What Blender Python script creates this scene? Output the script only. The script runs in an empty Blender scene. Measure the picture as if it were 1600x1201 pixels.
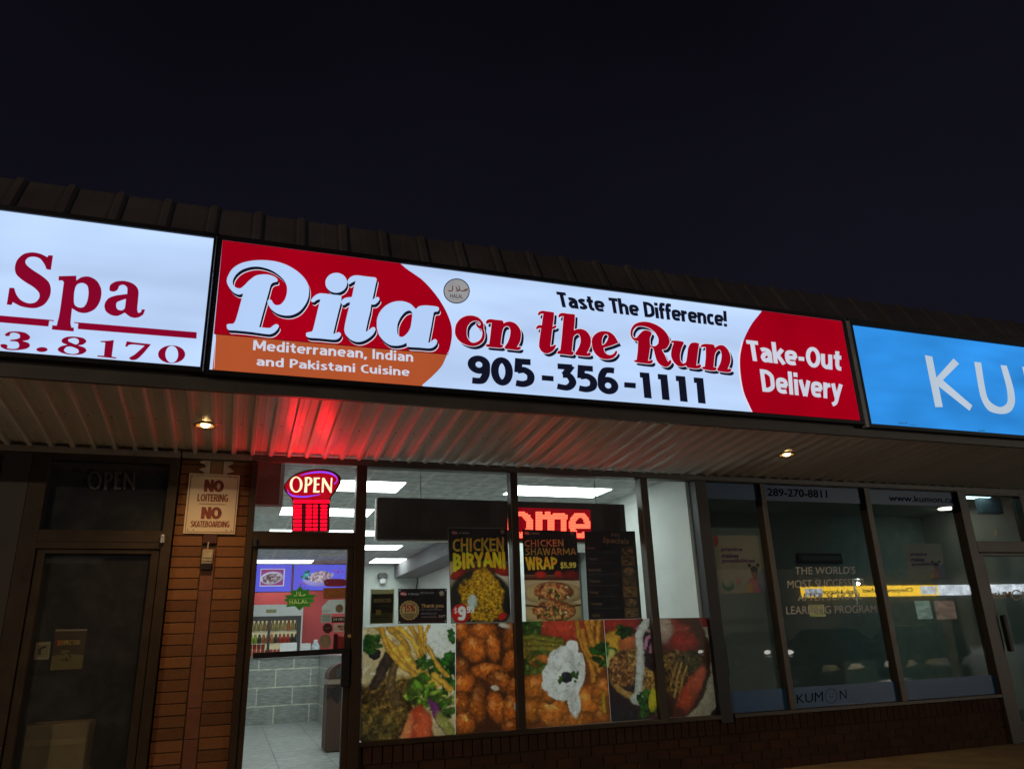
import bpy, bmesh, math, random
import numpy as np
from mathutils import Vector, Matrix
random.seed(7)
rng = np.random.default_rng(11)
scene = bpy.context.scene
COL = scene.collection

# ------------------------------------------------------------------ camera
CAM = np.array([0.0, -6.8, 1.25])
FPX = 1177.07                                   # focal length in pixels of a 1600 wide frame
RM = np.array([[0.94275104, -0.33187073, -0.03289838],
               [0.07764612, 0.31435997, -0.94612308],
               [0.32433249, 0.88940409, 0.32213166]])   # rows: right, down, forward
cd = bpy.data.cameras.new('camera'); co = bpy.data.objects.new('camera', cd); COL.objects.link(co)
cd.sensor_fit = 'HORIZONTAL'; cd.sensor_width = 36; cd.lens = FPX / 1600 * 36
cd.clip_start = 0.05; cd.clip_end = 400
mw = Matrix.Identity(4)
for i in range(3):
    mw[i][0] = RM[0][i]; mw[i][1] = -RM[1][i]; mw[i][2] = -RM[2][i]; mw[i][3] = CAM[i]
co.matrix_world = mw
scene.camera = co

# ------------------------------------------------------------------ night sky, exposure
w = bpy.data.worlds.new('World'); scene.world = w; w.use_nodes = True
nt = w.node_tree; bg = nt.nodes['Background']
sky = nt.nodes.new('ShaderNodeTexSky'); sky.sky_type = 'NISHITA'; sky.sun_disc = False
sky.sun_elevation = math.radians(-9); sky.sun_rotation = math.radians(200)
mx = nt.nodes.new('ShaderNodeMixRGB'); mx.blend_type = 'ADD'; mx.inputs[0].default_value = 1
tcw = nt.nodes.new('ShaderNodeTexCoord'); sxz = nt.nodes.new('ShaderNodeSeparateXYZ'); nt.links.new(tcw.outputs['Generated'], sxz.inputs[0])
nzw = nt.nodes.new('ShaderNodeTexNoise'); nzw.inputs['Scale'].default_value = 2.2; nzw.inputs['Detail'].default_value = 5; nt.links.new(tcw.outputs['Generated'], nzw.inputs['Vector'])
adw = nt.nodes.new('ShaderNodeMath'); adw.operation = 'MULTIPLY_ADD'; adw.inputs[1].default_value = .35; nt.links.new(nzw.outputs[0], adw.inputs[0]); nt.links.new(sxz.outputs[2], adw.inputs[2])
rpw = nt.nodes.new('ShaderNodeValToRGB'); nt.links.new(adw.outputs[0], rpw.inputs[0])
rpw.color_ramp.elements[0].position = .5; rpw.color_ramp.elements[0].color = (.0066, .0064, .0118, 1)
rpw.color_ramp.elements[1].position = 1.0; rpw.color_ramp.elements[1].color = (.0022, .0019, .0036, 1)
nt.links.new(rpw.outputs[0], mx.inputs[2])
dm = nt.nodes.new('ShaderNodeMixRGB'); dm.blend_type = 'MULTIPLY'; dm.inputs[0].default_value = 1
dm.inputs[2].default_value = (.1, .1, .1, 1)
nt.links.new(sky.outputs[0], dm.inputs[1]); nt.links.new(dm.outputs[0], mx.inputs[1])
nt.links.new(mx.outputs[0], bg.inputs[0]); bg.inputs[1].default_value = 1.0
scene.view_settings.view_transform = 'Standard'; scene.view_settings.look = 'None'
scene.view_settings.exposure = 0; scene.view_settings.gamma = 1
scene.cycles.max_bounces = 8; scene.cycles.transparent_max_bounces = 24
scene.cycles.sample_clamp_indirect = 4.0
scene.cycles.use_denoising = True

# ------------------------------------------------------------------ helpers
def ray(px, py):
    return RM.T @ np.array([(px - 800) / FPX, (py - 600.5) / FPX, 1.0])
def P(px, py, Y=0.0):                            # point of the vertical plane y=Y that a photo pixel shows
    d = ray(px, py); return CAM + d * ((Y - CAM[1]) / d[1])
def PZ(px, py, z):
    d = ray(px, py); return CAM + d * ((z - CAM[2]) / d[2])
def lin(c):
    return tuple(((v / 255) / 12.92 if v <= 10.3 else ((v / 255 + .055) / 1.055) ** 2.4) for v in c)
def WL(o):
    v = Vector((0, 0, 0))
    while o: v += o.location; o = o.parent
    return v
def tag(o, label=None, cat=None, group=None, kind=None):
    if label: o['label'] = label
    if cat: o['category'] = cat
    if group: o['group'] = group
    if kind: o['kind'] = kind
    return o
def thing(name, label, cat, loc=(0, 0, 0), group=None):
    o = bpy.data.objects.new(name, None); COL.objects.link(o); o.location = loc; o.empty_display_size = .2
    return tag(o, label, cat, group)
def link_mesh(name, me, mat, parent=None):
    if parent is not None: me.transform(Matrix.Translation(-WL(parent)))
    if mat: me.materials.append(mat)
    o = bpy.data.objects.new(name, me); COL.objects.link(o); o.parent = parent
    return o
class MB:
    def __init__(s): s.bm = bmesh.new()
    def box(s, x0, x1, y0, y1, z0, z1, bev=0.0):
        r = bmesh.ops.create_cube(s.bm, size=1.0)
        for v in r['verts']:
            v.co = ((x0 + x1) / 2 + v.co.x * (x1 - x0), (y0 + y1) / 2 + v.co.y * (y1 - y0), (z0 + z1) / 2 + v.co.z * (z1 - z0))
        if bev:
            es = list({e for v in r['verts'] for e in v.link_edges})
            bmesh.ops.bevel(s.bm, geom=es, offset=bev, segments=1, affect='EDGES')
        return s
    def cyl(s, c, r, h, axis='z', seg=24, r2=None, rz=None):
        m = {'z': Matrix(), 'x': Matrix.Rotation(math.pi / 2, 4, 'Y'), 'y': Matrix.Rotation(math.pi / 2, 4, 'X')}[axis]
        bmesh.ops.create_cone(s.bm, cap_ends=True, segments=seg, radius1=r, radius2=r if r2 is None else r2, depth=h,
                              matrix=Matrix.Translation(c) @ m)
        return s
    def ball(s, c, rx, ry, rz, seg=16):
        bmesh.ops.create_uvsphere(s.bm, u_segments=seg, v_segments=seg // 2, radius=1,
                                  matrix=Matrix.Translation(c) @ Matrix.Diagonal((rx, ry, rz, 1)))
        return s
    def tube(s, pts, r, seg=8):
        pts = [Vector(p) for p in pts]; rings = []
        for i, p in enumerate(pts):
            t = (pts[min(i + 1, len(pts) - 1)] - pts[max(i - 1, 0)]).normalized()
            a = t.orthogonal().normalized() if i == 0 else (a - t * a.dot(t)).normalized()
            b = t.cross(a)
            rings.append([s.bm.verts.new(p + r * (math.cos(k * 2 * math.pi / seg) * a + math.sin(k * 2 * math.pi / seg) * b)) for k in range(seg)])
        for i in range(len(rings) - 1):
            for k in range(seg):
                s.bm.faces.new((rings[i][k], rings[i][(k + 1) % seg], rings[i + 1][(k + 1) % seg], rings[i + 1][k]))
        s.bm.faces.new(rings[0][::-1]); s.bm.faces.new(rings[-1])
        return s
    def poly(s, pts):
        s.bm.faces.new([s.bm.verts.new(tuple(p)) for p in pts]); return s
    def prism(s, pts, d):                       # planar polygon swept along d
        a = [s.bm.verts.new(tuple(p)) for p in pts]; b = [s.bm.verts.new(tuple(Vector(p) + Vector(d))) for p in pts]
        n = len(a)
        s.bm.faces.new(a); s.bm.faces.new(b[::-1])
        for i in range(n): s.bm.faces.new((a[i], b[i], b[(i + 1) % n], a[(i + 1) % n]))
        return s
    def strip(s, rows):                         # grid of points
        vs = [[s.bm.verts.new(tuple(p)) for p in r] for r in rows]
        for i in range(len(vs) - 1):
            for j in range(len(vs[0]) - 1):
                s.bm.faces.new((vs[i][j], vs[i][j + 1], vs[i + 1][j + 1], vs[i + 1][j]))
        return s
    def build(s, name, mat, parent=None, smooth=False):
        bmesh.ops.recalc_face_normals(s.bm, faces=s.bm.faces)
        me = bpy.data.meshes.new(name); s.bm.to_mesh(me); s.bm.free()
        if smooth:
            for p in me.polygons: p.use_smooth = True
        return link_mesh(name, me, mat, parent)

# ---- materials
def newmat(name):
    m = bpy.data.materials.new(name); m.use_nodes = True; t = m.node_tree
    for n in list(t.nodes): t.nodes.remove(n)
    out = t.nodes.new('ShaderNodeOutputMaterial'); return m, t, out
def pbr(name, c, rough=.5, metal=0.0, var=.15, scale=6.0, bump=0.0, bscale=60., c2=None, spec=.5, coords='Object', stretch=(1, 1, 1), rv=.1):
    m, t, out = newmat(name); N, L = t.nodes, t.links
    b = N.new('ShaderNodeBsdfPrincipled'); L.new(b.outputs[0], out.inputs[0])
    b.inputs['Roughness'].default_value = rough; b.inputs['Metallic'].default_value = metal
    b.inputs['Specular IOR Level'].default_value = spec
    tc = N.new('ShaderNodeTexCoord'); mp = N.new('ShaderNodeMapping'); mp.inputs['Scale'].default_value = stretch
    L.new(tc.outputs[coords], mp.inputs[0])
    n = N.new('ShaderNodeTexNoise'); n.inputs['Scale'].default_value = scale; n.inputs['Detail'].default_value = 6
    n.inputs['Roughness'].default_value = .65
    L.new(mp.outputs[0], n.inputs['Vector'])
    r = N.new('ShaderNodeValToRGB'); L.new(n.outputs[0], r.inputs[0])
    lo = tuple(v * (1 - var) for v in c); hi = tuple(min(1, v * (1 + var)) for v in (c2 or c))
    r.color_ramp.elements[0].position = .3; r.color_ramp.elements[1].position = .7
    r.color_ramp.elements[0].color = (*lo, 1); r.color_ramp.elements[1].color = (*hi, 1)
    L.new(r.outputs[0], b.inputs['Base Color'])
    if rv:
        q = N.new('ShaderNodeMapRange'); q.inputs[3].default_value = max(0, rough - rv); q.inputs[4].default_value = min(1, rough + rv)
        L.new(n.outputs[0], q.inputs[0]); L.new(q.outputs[0], b.inputs['Roughness'])
    if bump:
        n2 = N.new('ShaderNodeTexNoise'); n2.inputs['Scale'].default_value = bscale; n2.inputs['Detail'].default_value = 4
        L.new(mp.outputs[0], n2.inputs['Vector'])
        bp = N.new('ShaderNodeBump'); bp.inputs['Strength'].default_value = bump; bp.inputs['Distance'].default_value = .004
        L.new(n2.outputs[0], bp.inputs['Height']); L.new(bp.outputs[0], b.inputs['Normal'])
    return m
def emit(name, c, s=1.0, var=0.0, scale=1.5, stretch=(1, 1, 1), bands=0.0):
    m, t, out = newmat(name); N, L = t.nodes, t.links
    e = N.new('ShaderNodeEmission'); L.new(e.outputs[0], out.inputs[0])
    e.inputs[0].default_value = (*c, 1); e.inputs[1].default_value = s
    if var:
        tc = N.new('ShaderNodeTexCoord'); mp = N.new('ShaderNodeMapping'); mp.inputs['Scale'].default_value = stretch
        L.new(tc.outputs['Object'], mp.inputs[0])
        n = N.new('ShaderNodeTexNoise'); n.inputs['Scale'].default_value = scale; n.inputs['Detail'].default_value = 2
        L.new(mp.outputs[0], n.inputs['Vector'])
        q = N.new('ShaderNodeMapRange'); q.inputs[1].default_value = .25; q.inputs[2].default_value = .75
        q.inputs[3].default_value = s * (1 - var); q.inputs[4].default_value = s * (1 + var)
        L.new(n.outputs[0], q.inputs[0]); L.new(q.outputs[0], e.inputs[1])
    return m
def tiles(name, c, mortar, bw, bh, msize, offset, mode, rough=.4, var=.12, streak=False):
    m, t, out = newmat(name); N, L = t.nodes, t.links
    b = N.new('ShaderNodeBsdfPrincipled'); L.new(b.outputs[0], out.inputs[0]); b.inputs['Roughness'].default_value = rough
    tc = N.new('ShaderNodeTexCoord'); sp = N.new('ShaderNodeSeparateXYZ'); L.new(tc.outputs['Object'], sp.inputs[0])
    cb = N.new('ShaderNodeCombineXYZ')
    if mode == 'wall':
        ad = N.new('ShaderNodeMath'); L.new(sp.outputs[0], ad.inputs[0]); L.new(sp.outputs[1], ad.inputs[1])
        L.new(ad.outputs[0], cb.inputs[0]); L.new(sp.outputs[2], cb.inputs[1])
    else:
        L.new(sp.outputs[0], cb.inputs[0]); L.new(sp.outputs[1], cb.inputs[1])
    k = N.new('ShaderNodeTexBrick'); L.new(cb.outputs[0], k.inputs['Vector'])
    k.offset = offset; k.inputs['Scale'].default_value = 1; k.inputs['Brick Width'].default_value = bw
    k.inputs['Row Height'].default_value = bh; k.inputs['Mortar Size'].default_value = msize; k.inputs['Mortar Smooth'].default_value = .1
    k.inputs['Color1'].default_value = (*[v * (1 - var) for v in c], 1); k.inputs['Color2'].default_value = (*[v * (1 + var) for v in c], 1)
    k.inputs['Mortar'].default_value = (*mortar, 1)
    n = N.new('ShaderNodeTexNoise'); n.inputs['Scale'].default_value = 9; n.inputs['Detail'].default_value = 7
    mp = N.new('ShaderNodeMapping'); mp.inputs['Scale'].default_value = (1, 1, 5) if streak else (1, 1, 1)
    L.new(tc.outputs['Object'], mp.inputs[0]); L.new(mp.outputs[0], n.inputs['Vector'])
    q = N.new('ShaderNodeMapRange'); q.inputs[1].default_value = .3; q.inputs[2].default_value = .7; q.inputs[3].default_value = .68; q.inputs[4].default_value = 1.28; L.new(n.outputs[0], q.inputs[0])
    ml = N.new('ShaderNodeMixRGB'); ml.blend_type = 'MULTIPLY'; ml.inputs[0].default_value = 1
    L.new(k.outputs[0], ml.inputs[1]); L.new(q.outputs[0], ml.inputs[2]); L.new(ml.outputs[0], b.inputs['Base Color'])
    bp = N.new('ShaderNodeBump'); bp.inputs['Strength'].default_value = .4; bp.inputs['Distance'].default_value = .003; bp.invert = True
    L.new(k.outputs[1], bp.inputs['Height']); L.new(bp.outputs[0], b.inputs['Normal'])
    return m
def brickmat(name, ca, cb_, ch, cw, rough=.85, org=(0, 0, 0)):
    m, t, out = newmat(name); N, L = t.nodes, t.links
    b = N.new('ShaderNodeBsdfPrincipled'); L.new(b.outputs[0], out.inputs[0]); b.inputs['Roughness'].default_value = rough
    b.inputs['Specular IOR Level'].default_value = .25
    g = N.new('ShaderNodeNewGeometry'); dv = N.new('ShaderNodeVectorMath'); dv.operation = 'DIVIDE'
    dv.inputs[1].default_value = (cw, 10, ch); sb = N.new('ShaderNodeVectorMath'); sb.operation = 'SUBTRACT'; sb.inputs[1].default_value = org
    L.new(g.outputs['Position'], sb.inputs[0]); L.new(sb.outputs[0], dv.inputs[0])
    fl = N.new('ShaderNodeVectorMath'); fl.operation = 'FLOOR'; L.new(dv.outputs[0], fl.inputs[0])
    wn = N.new('ShaderNodeTexWhiteNoise'); L.new(fl.outputs[0], wn.inputs['Vector'])
    n = N.new('ShaderNodeTexNoise'); n.inputs['Scale'].default_value = 28; n.inputs['Detail'].default_value = 8
    L.new(g.outputs['Position'], n.inputs['Vector'])
    a = N.new('ShaderNodeMath'); a.operation = 'MULTIPLY_ADD'; a.inputs[1].default_value = .55
    L.new(wn.outputs[0], a.inputs[0])
    s = N.new('ShaderNodeMath'); s.operation = 'MULTIPLY'; s.inputs[1].default_value = .5; L.new(n.outputs[0], s.inputs[0]); L.new(s.outputs[0], a.inputs[2])
    mx = N.new('ShaderNodeMixRGB'); mx.inputs[1].default_value = (*ca, 1); mx.inputs[2].default_value = (*cb_, 1)
    L.new(a.outputs[0], mx.inputs[0]); L.new(mx.outputs[0], b.inputs['Base Color'])
    n2 = N.new('ShaderNodeTexNoise'); n2.inputs['Scale'].default_value = 140; n2.inputs['Detail'].default_value = 5
    L.new(g.outputs['Position'], n2.inputs['Vector'])
    bp = N.new('ShaderNodeBump'); bp.inputs['Strength'].default_value = .6; bp.inputs['Distance'].default_value = .004
    L.new(n2.outputs[0], bp.inputs['Height']); L.new(bp.outputs[0], b.inputs['Normal'])
    return m
def glassmat(name, tint=(.93, .96, .95), refl=1.0, dirt_haze=.02):
    m, t, out = newmat(name); N, L = t.nodes, t.links
    tr = N.new('ShaderNodeBsdfTransparent'); tr.inputs[0].default_value = (*tint, 1)
    gl = N.new('ShaderNodeBsdfGlossy'); gl.inputs['Roughness'].default_value = .0
    fr = N.new('ShaderNodeFresnel'); gb = N.new('ShaderNodeNewGeometry'); ir = N.new('ShaderNodeMapRange')
    ir.inputs[3].default_value = 1.5; ir.inputs[4].default_value = 1 / 1.5      # same reflectance on both faces of the pane
    L.new(gb.outputs['Backfacing'], ir.inputs[0]); L.new(ir.outputs[0], fr.inputs[0])
    mu = N.new('ShaderNodeMath'); mu.operation = 'MULTIPLY'; mu.inputs[1].default_value = refl; mu.use_clamp = True
    L.new(fr.outputs[0], mu.inputs[0])
    mx = N.new('ShaderNodeMixShader'); L.new(mu.outputs[0], mx.inputs[0]); L.new(tr.outputs[0], mx.inputs[1]); L.new(gl.outputs[0], mx.inputs[2])
    df = N.new('ShaderNodeBsdfDiffuse'); df.inputs[0].default_value = (.5, .5, .5, 1)  # grey diffuse film over the pane: dirt together with painted haze
    n = N.new('ShaderNodeTexNoise'); n.inputs['Scale'].default_value = 3; n.inputs['Detail'].default_value = 8; n.inputs['Roughness'].default_value = .75
    tc = N.new('ShaderNodeTexCoord'); L.new(tc.outputs['Object'], n.inputs['Vector'])
    q = N.new('ShaderNodeMapRange'); q.inputs[1].default_value = .45; q.inputs[2].default_value = .8; q.inputs[3].default_value = dirt_haze * .6; q.inputs[4].default_value = dirt_haze * 1.5
    L.new(n.outputs[0], q.inputs[0])
    m2 = N.new('ShaderNodeMixShader'); L.new(q.outputs[0], m2.inputs[0]); L.new(mx.outputs[0], m2.inputs[1]); L.new(df.outputs[0], m2.inputs[2])
    L.new(m2.outputs[0], out.inputs[0])
    return m
def printmat(name, trans=.5, gloss=.08, c=None, gain=1.0):      # printed film or paper, lets some light through
    m, t, out = newmat(name); N, L = t.nodes, t.links
    d = N.new('ShaderNodeBsdfDiffuse'); tl = N.new('ShaderNodeBsdfTranslucent'); g = N.new('ShaderNodeBsdfGlossy'); g.inputs['Roughness'].default_value = .35
    if c is None:
        a = N.new('ShaderNodeVertexColor'); a.layer_name = 'Col'; src = a.outputs[0]
    else:
        n = N.new('ShaderNodeTexNoise'); n.inputs['Scale'].default_value = 9; n.inputs['Detail'].default_value = 5
        tc = N.new('ShaderNodeTexCoord'); L.new(tc.outputs['Object'], n.inputs['Vector'])
        r = N.new('ShaderNodeValToRGB'); L.new(n.outputs[0], r.inputs[0])
        r.color_ramp.elements[0].color = (*[v * .88 for v in c], 1); r.color_ramp.elements[1].color = (*[min(1, v * 1.1) for v in c], 1); src = r.outputs[0]
    L.new(src, d.inputs[0]); L.new(src, tl.inputs[0])
    mx = N.new('ShaderNodeMixShader'); mx.inputs[0].default_value = trans; L.new(d.outputs[0], mx.inputs[1]); L.new(tl.outputs[0], mx.inputs[2])
    m2 = N.new('ShaderNodeMixShader'); m2.inputs[0].default_value = gloss * .3; L.new(mx.outputs[0], m2.inputs[1]); L.new(g.outputs[0], m2.inputs[2])
    L.new(m2.outputs[0], out.inputs[0]); return m
def screenmat(name, s):
    m, t, out = newmat(name); N, L = t.nodes, t.links
    e = N.new('ShaderNodeEmission'); a = N.new('ShaderNodeVertexColor'); a.layer_name = 'Col'
    L.new(a.outputs[0], e.inputs[0]); e.inputs[1].default_value = s; L.new(e.outputs[0], out.inputs[0]); return m

# ---- lettering
def newfrom(cu):
    o = bpy.data.objects.new('tmp', cu); COL.objects.link(o)
    dg = bpy.context.evaluated_depsgraph_get(); dg.update()
    me = bpy.data.meshes.new_from_object(o.evaluated_get(dg))
    bpy.data.objects.remove(o); bpy.data.curves.remove(cu); return me
def txt(name, s, quad, Y, mat, parent, bold=0.0, spacing=1.0, flip=1, ref=None, thick=0):
    """flat lettering: its bounding box fills the four pixel corners TL TR BR BL on the plane y=Y"""
    cu = bpy.data.curves.new('t', 'FONT'); cu.body = s; cu.offset = bold; cu.space_character = spacing; cu.resolution_u = 4
    me = newfrom(cu)
    co_ = np.zeros(len(me.vertices) * 3); me.vertices.foreach_get('co', co_); co_ = co_.reshape(-1, 3)
    mn, mxx = co_.min(0), co_.max(0)
    u = (co_[:, 0] - mn[0]) / (mxx[0] - mn[0]); v = (co_[:, 1] - mn[1]) / max(1e-6, mxx[1] - mn[1])
    q = [np.array(p, float) if len(p) == 3 else P(*p, Y) for p in quad]
    a = q[3][None] * ((1 - u) * (1 - v))[:, None] + q[2][None] * (u * (1 - v))[:, None] + q[1][None] * (u * v)[:, None] + q[0][None] * ((1 - u) * v)[:, None]
    me.vertices.foreach_set('co', a.ravel().astype(np.float32)); me.update()
    return link_mesh(name, me, mat, parent)
def parse(s):
    out = []
    for tkn in s.split():
        c = tkn[0] == '*'; x, y = tkn.lstrip('*').split(','); out.append((float(x), float(y), c))
    return out
def smooth(pts, n=5, closed=True):
    """Catmull-Rom through the points; starred points stay sharp"""
    res = []; N = len(pts); rngN = N if closed else N - 1
    g = lambda i: pts[i % N] if closed else pts[min(max(i, 0), N - 1)]
    for i in range(rngN):
        p0, p1, p2, p3 = g(i - 1), g(i), g(i + 1), g(i + 2)
        if p1[2]: p0 = p1
        if p2[2]: p3 = p2
        if p1[2] and p2[2]: res.append(p1[:2]); continue
        d = math.hypot(p2[0] - p1[0], p2[1] - p1[1])
        t1 = np.subtract(p2[:2], p0[:2]).astype(float); t2 = np.subtract(p3[:2], p1[:2]).astype(float)
        for t, sgn in ((t1, 0), (t2, 1)):
            l = np.hypot(*t)
            if l > 1e-6: t *= min(.9 * d, .5 * l if not (p1[2] or p2[2]) else .6 * d) / l
        for k in range(n):
            s_ = k / n; h = (2 * s_**3 - 3 * s_**2 + 1, s_**3 - 2 * s_**2 + s_, -2 * s_**3 + 3 * s_**2, s_**3 - s_**2)
            res.append((h[0] * p1[0] + h[1] * t1[0] + h[2] * p2[0] + h[3] * t2[0], h[0] * p1[1] + h[1] * t1[1] + h[2] * p2[1] + h[3] * t2[1]))
    if not closed: res.append(pts[-1][:2])
    return res
def ell(cx, cy, rx, ry, rot=0, n=36):
    c, s = math.cos(rot), math.sin(rot)
    return [(cx + rx * math.cos(a) * c - ry * math.sin(a) * s, cy + rx * math.cos(a) * s + ry * math.sin(a) * c) for a in (2 * math.pi * k / n for k in range(n))]
def thickline(pts, wd):
    pts = [np.array(p, float) for p in pts]; L_, R_ = [], []
    for i, p in enumerate(pts):
        t = pts[min(i + 1, len(pts) - 1)] - pts[max(i - 1, 0)]; t = t / np.hypot(*t); n = np.array([-t[1], t[0]])
        ww = wd if not callable(wd) else wd(i / (len(pts) - 1)); L_.append(tuple(p + n * ww / 2)); R_.append(tuple(p - n * ww / 2))
    return L_ + R_[::-1]
def shape(name, contours, frame, Y, mat, parent, off=(0, 0), clampx=None, clampz=None, ext=0.0):
    """filled flat shape with holes. contours: strings or point lists in a magnified frame (ox, oy, scale) of the photo"""
    ox, oy, sc = frame
    cu = bpy.data.curves.new('c', 'CURVE'); cu.dimensions = '2D'; cu.fill_mode = 'BOTH' if ext else 'FRONT'; cu.extrude = ext
    for c in contours:
        pts = smooth(parse(c)) if isinstance(c, str) else c
        sp = cu.splines.new('POLY'); sp.points.add(len(pts) - 1); sp.use_cyclic_u = True
        for k, (x, y) in enumerate(pts):
            q = P(ox + x / sc + off[0], oy + y / sc + off[1], Y); x_, z_ = q[0], q[2]
            if clampx: x_ = min(max(x_, clampx[0]), clampx[1])
            if clampz: z_ = min(max(z_, clampz[0]), clampz[1])
            sp.points[k].co = (x_, z_, 0, 1)
    me = newfrom(cu)
    me.transform(Matrix(((1, 0, 0, 0), (0, 0, -1, Y), (0, 1, 0, 0), (0, 0, 0, 1))))
    return link_mesh(name, me, mat, parent)
def pquad(name, quad, Y, mat, parent=None, t=0.002):
    """flat sheet with thickness t whose front lies on y=Y"""
    q = [Vector(P(*p, Y)) for p in quad]
    return MB().prism(q, (0, t, 0)).build(name, mat, parent)


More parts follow.
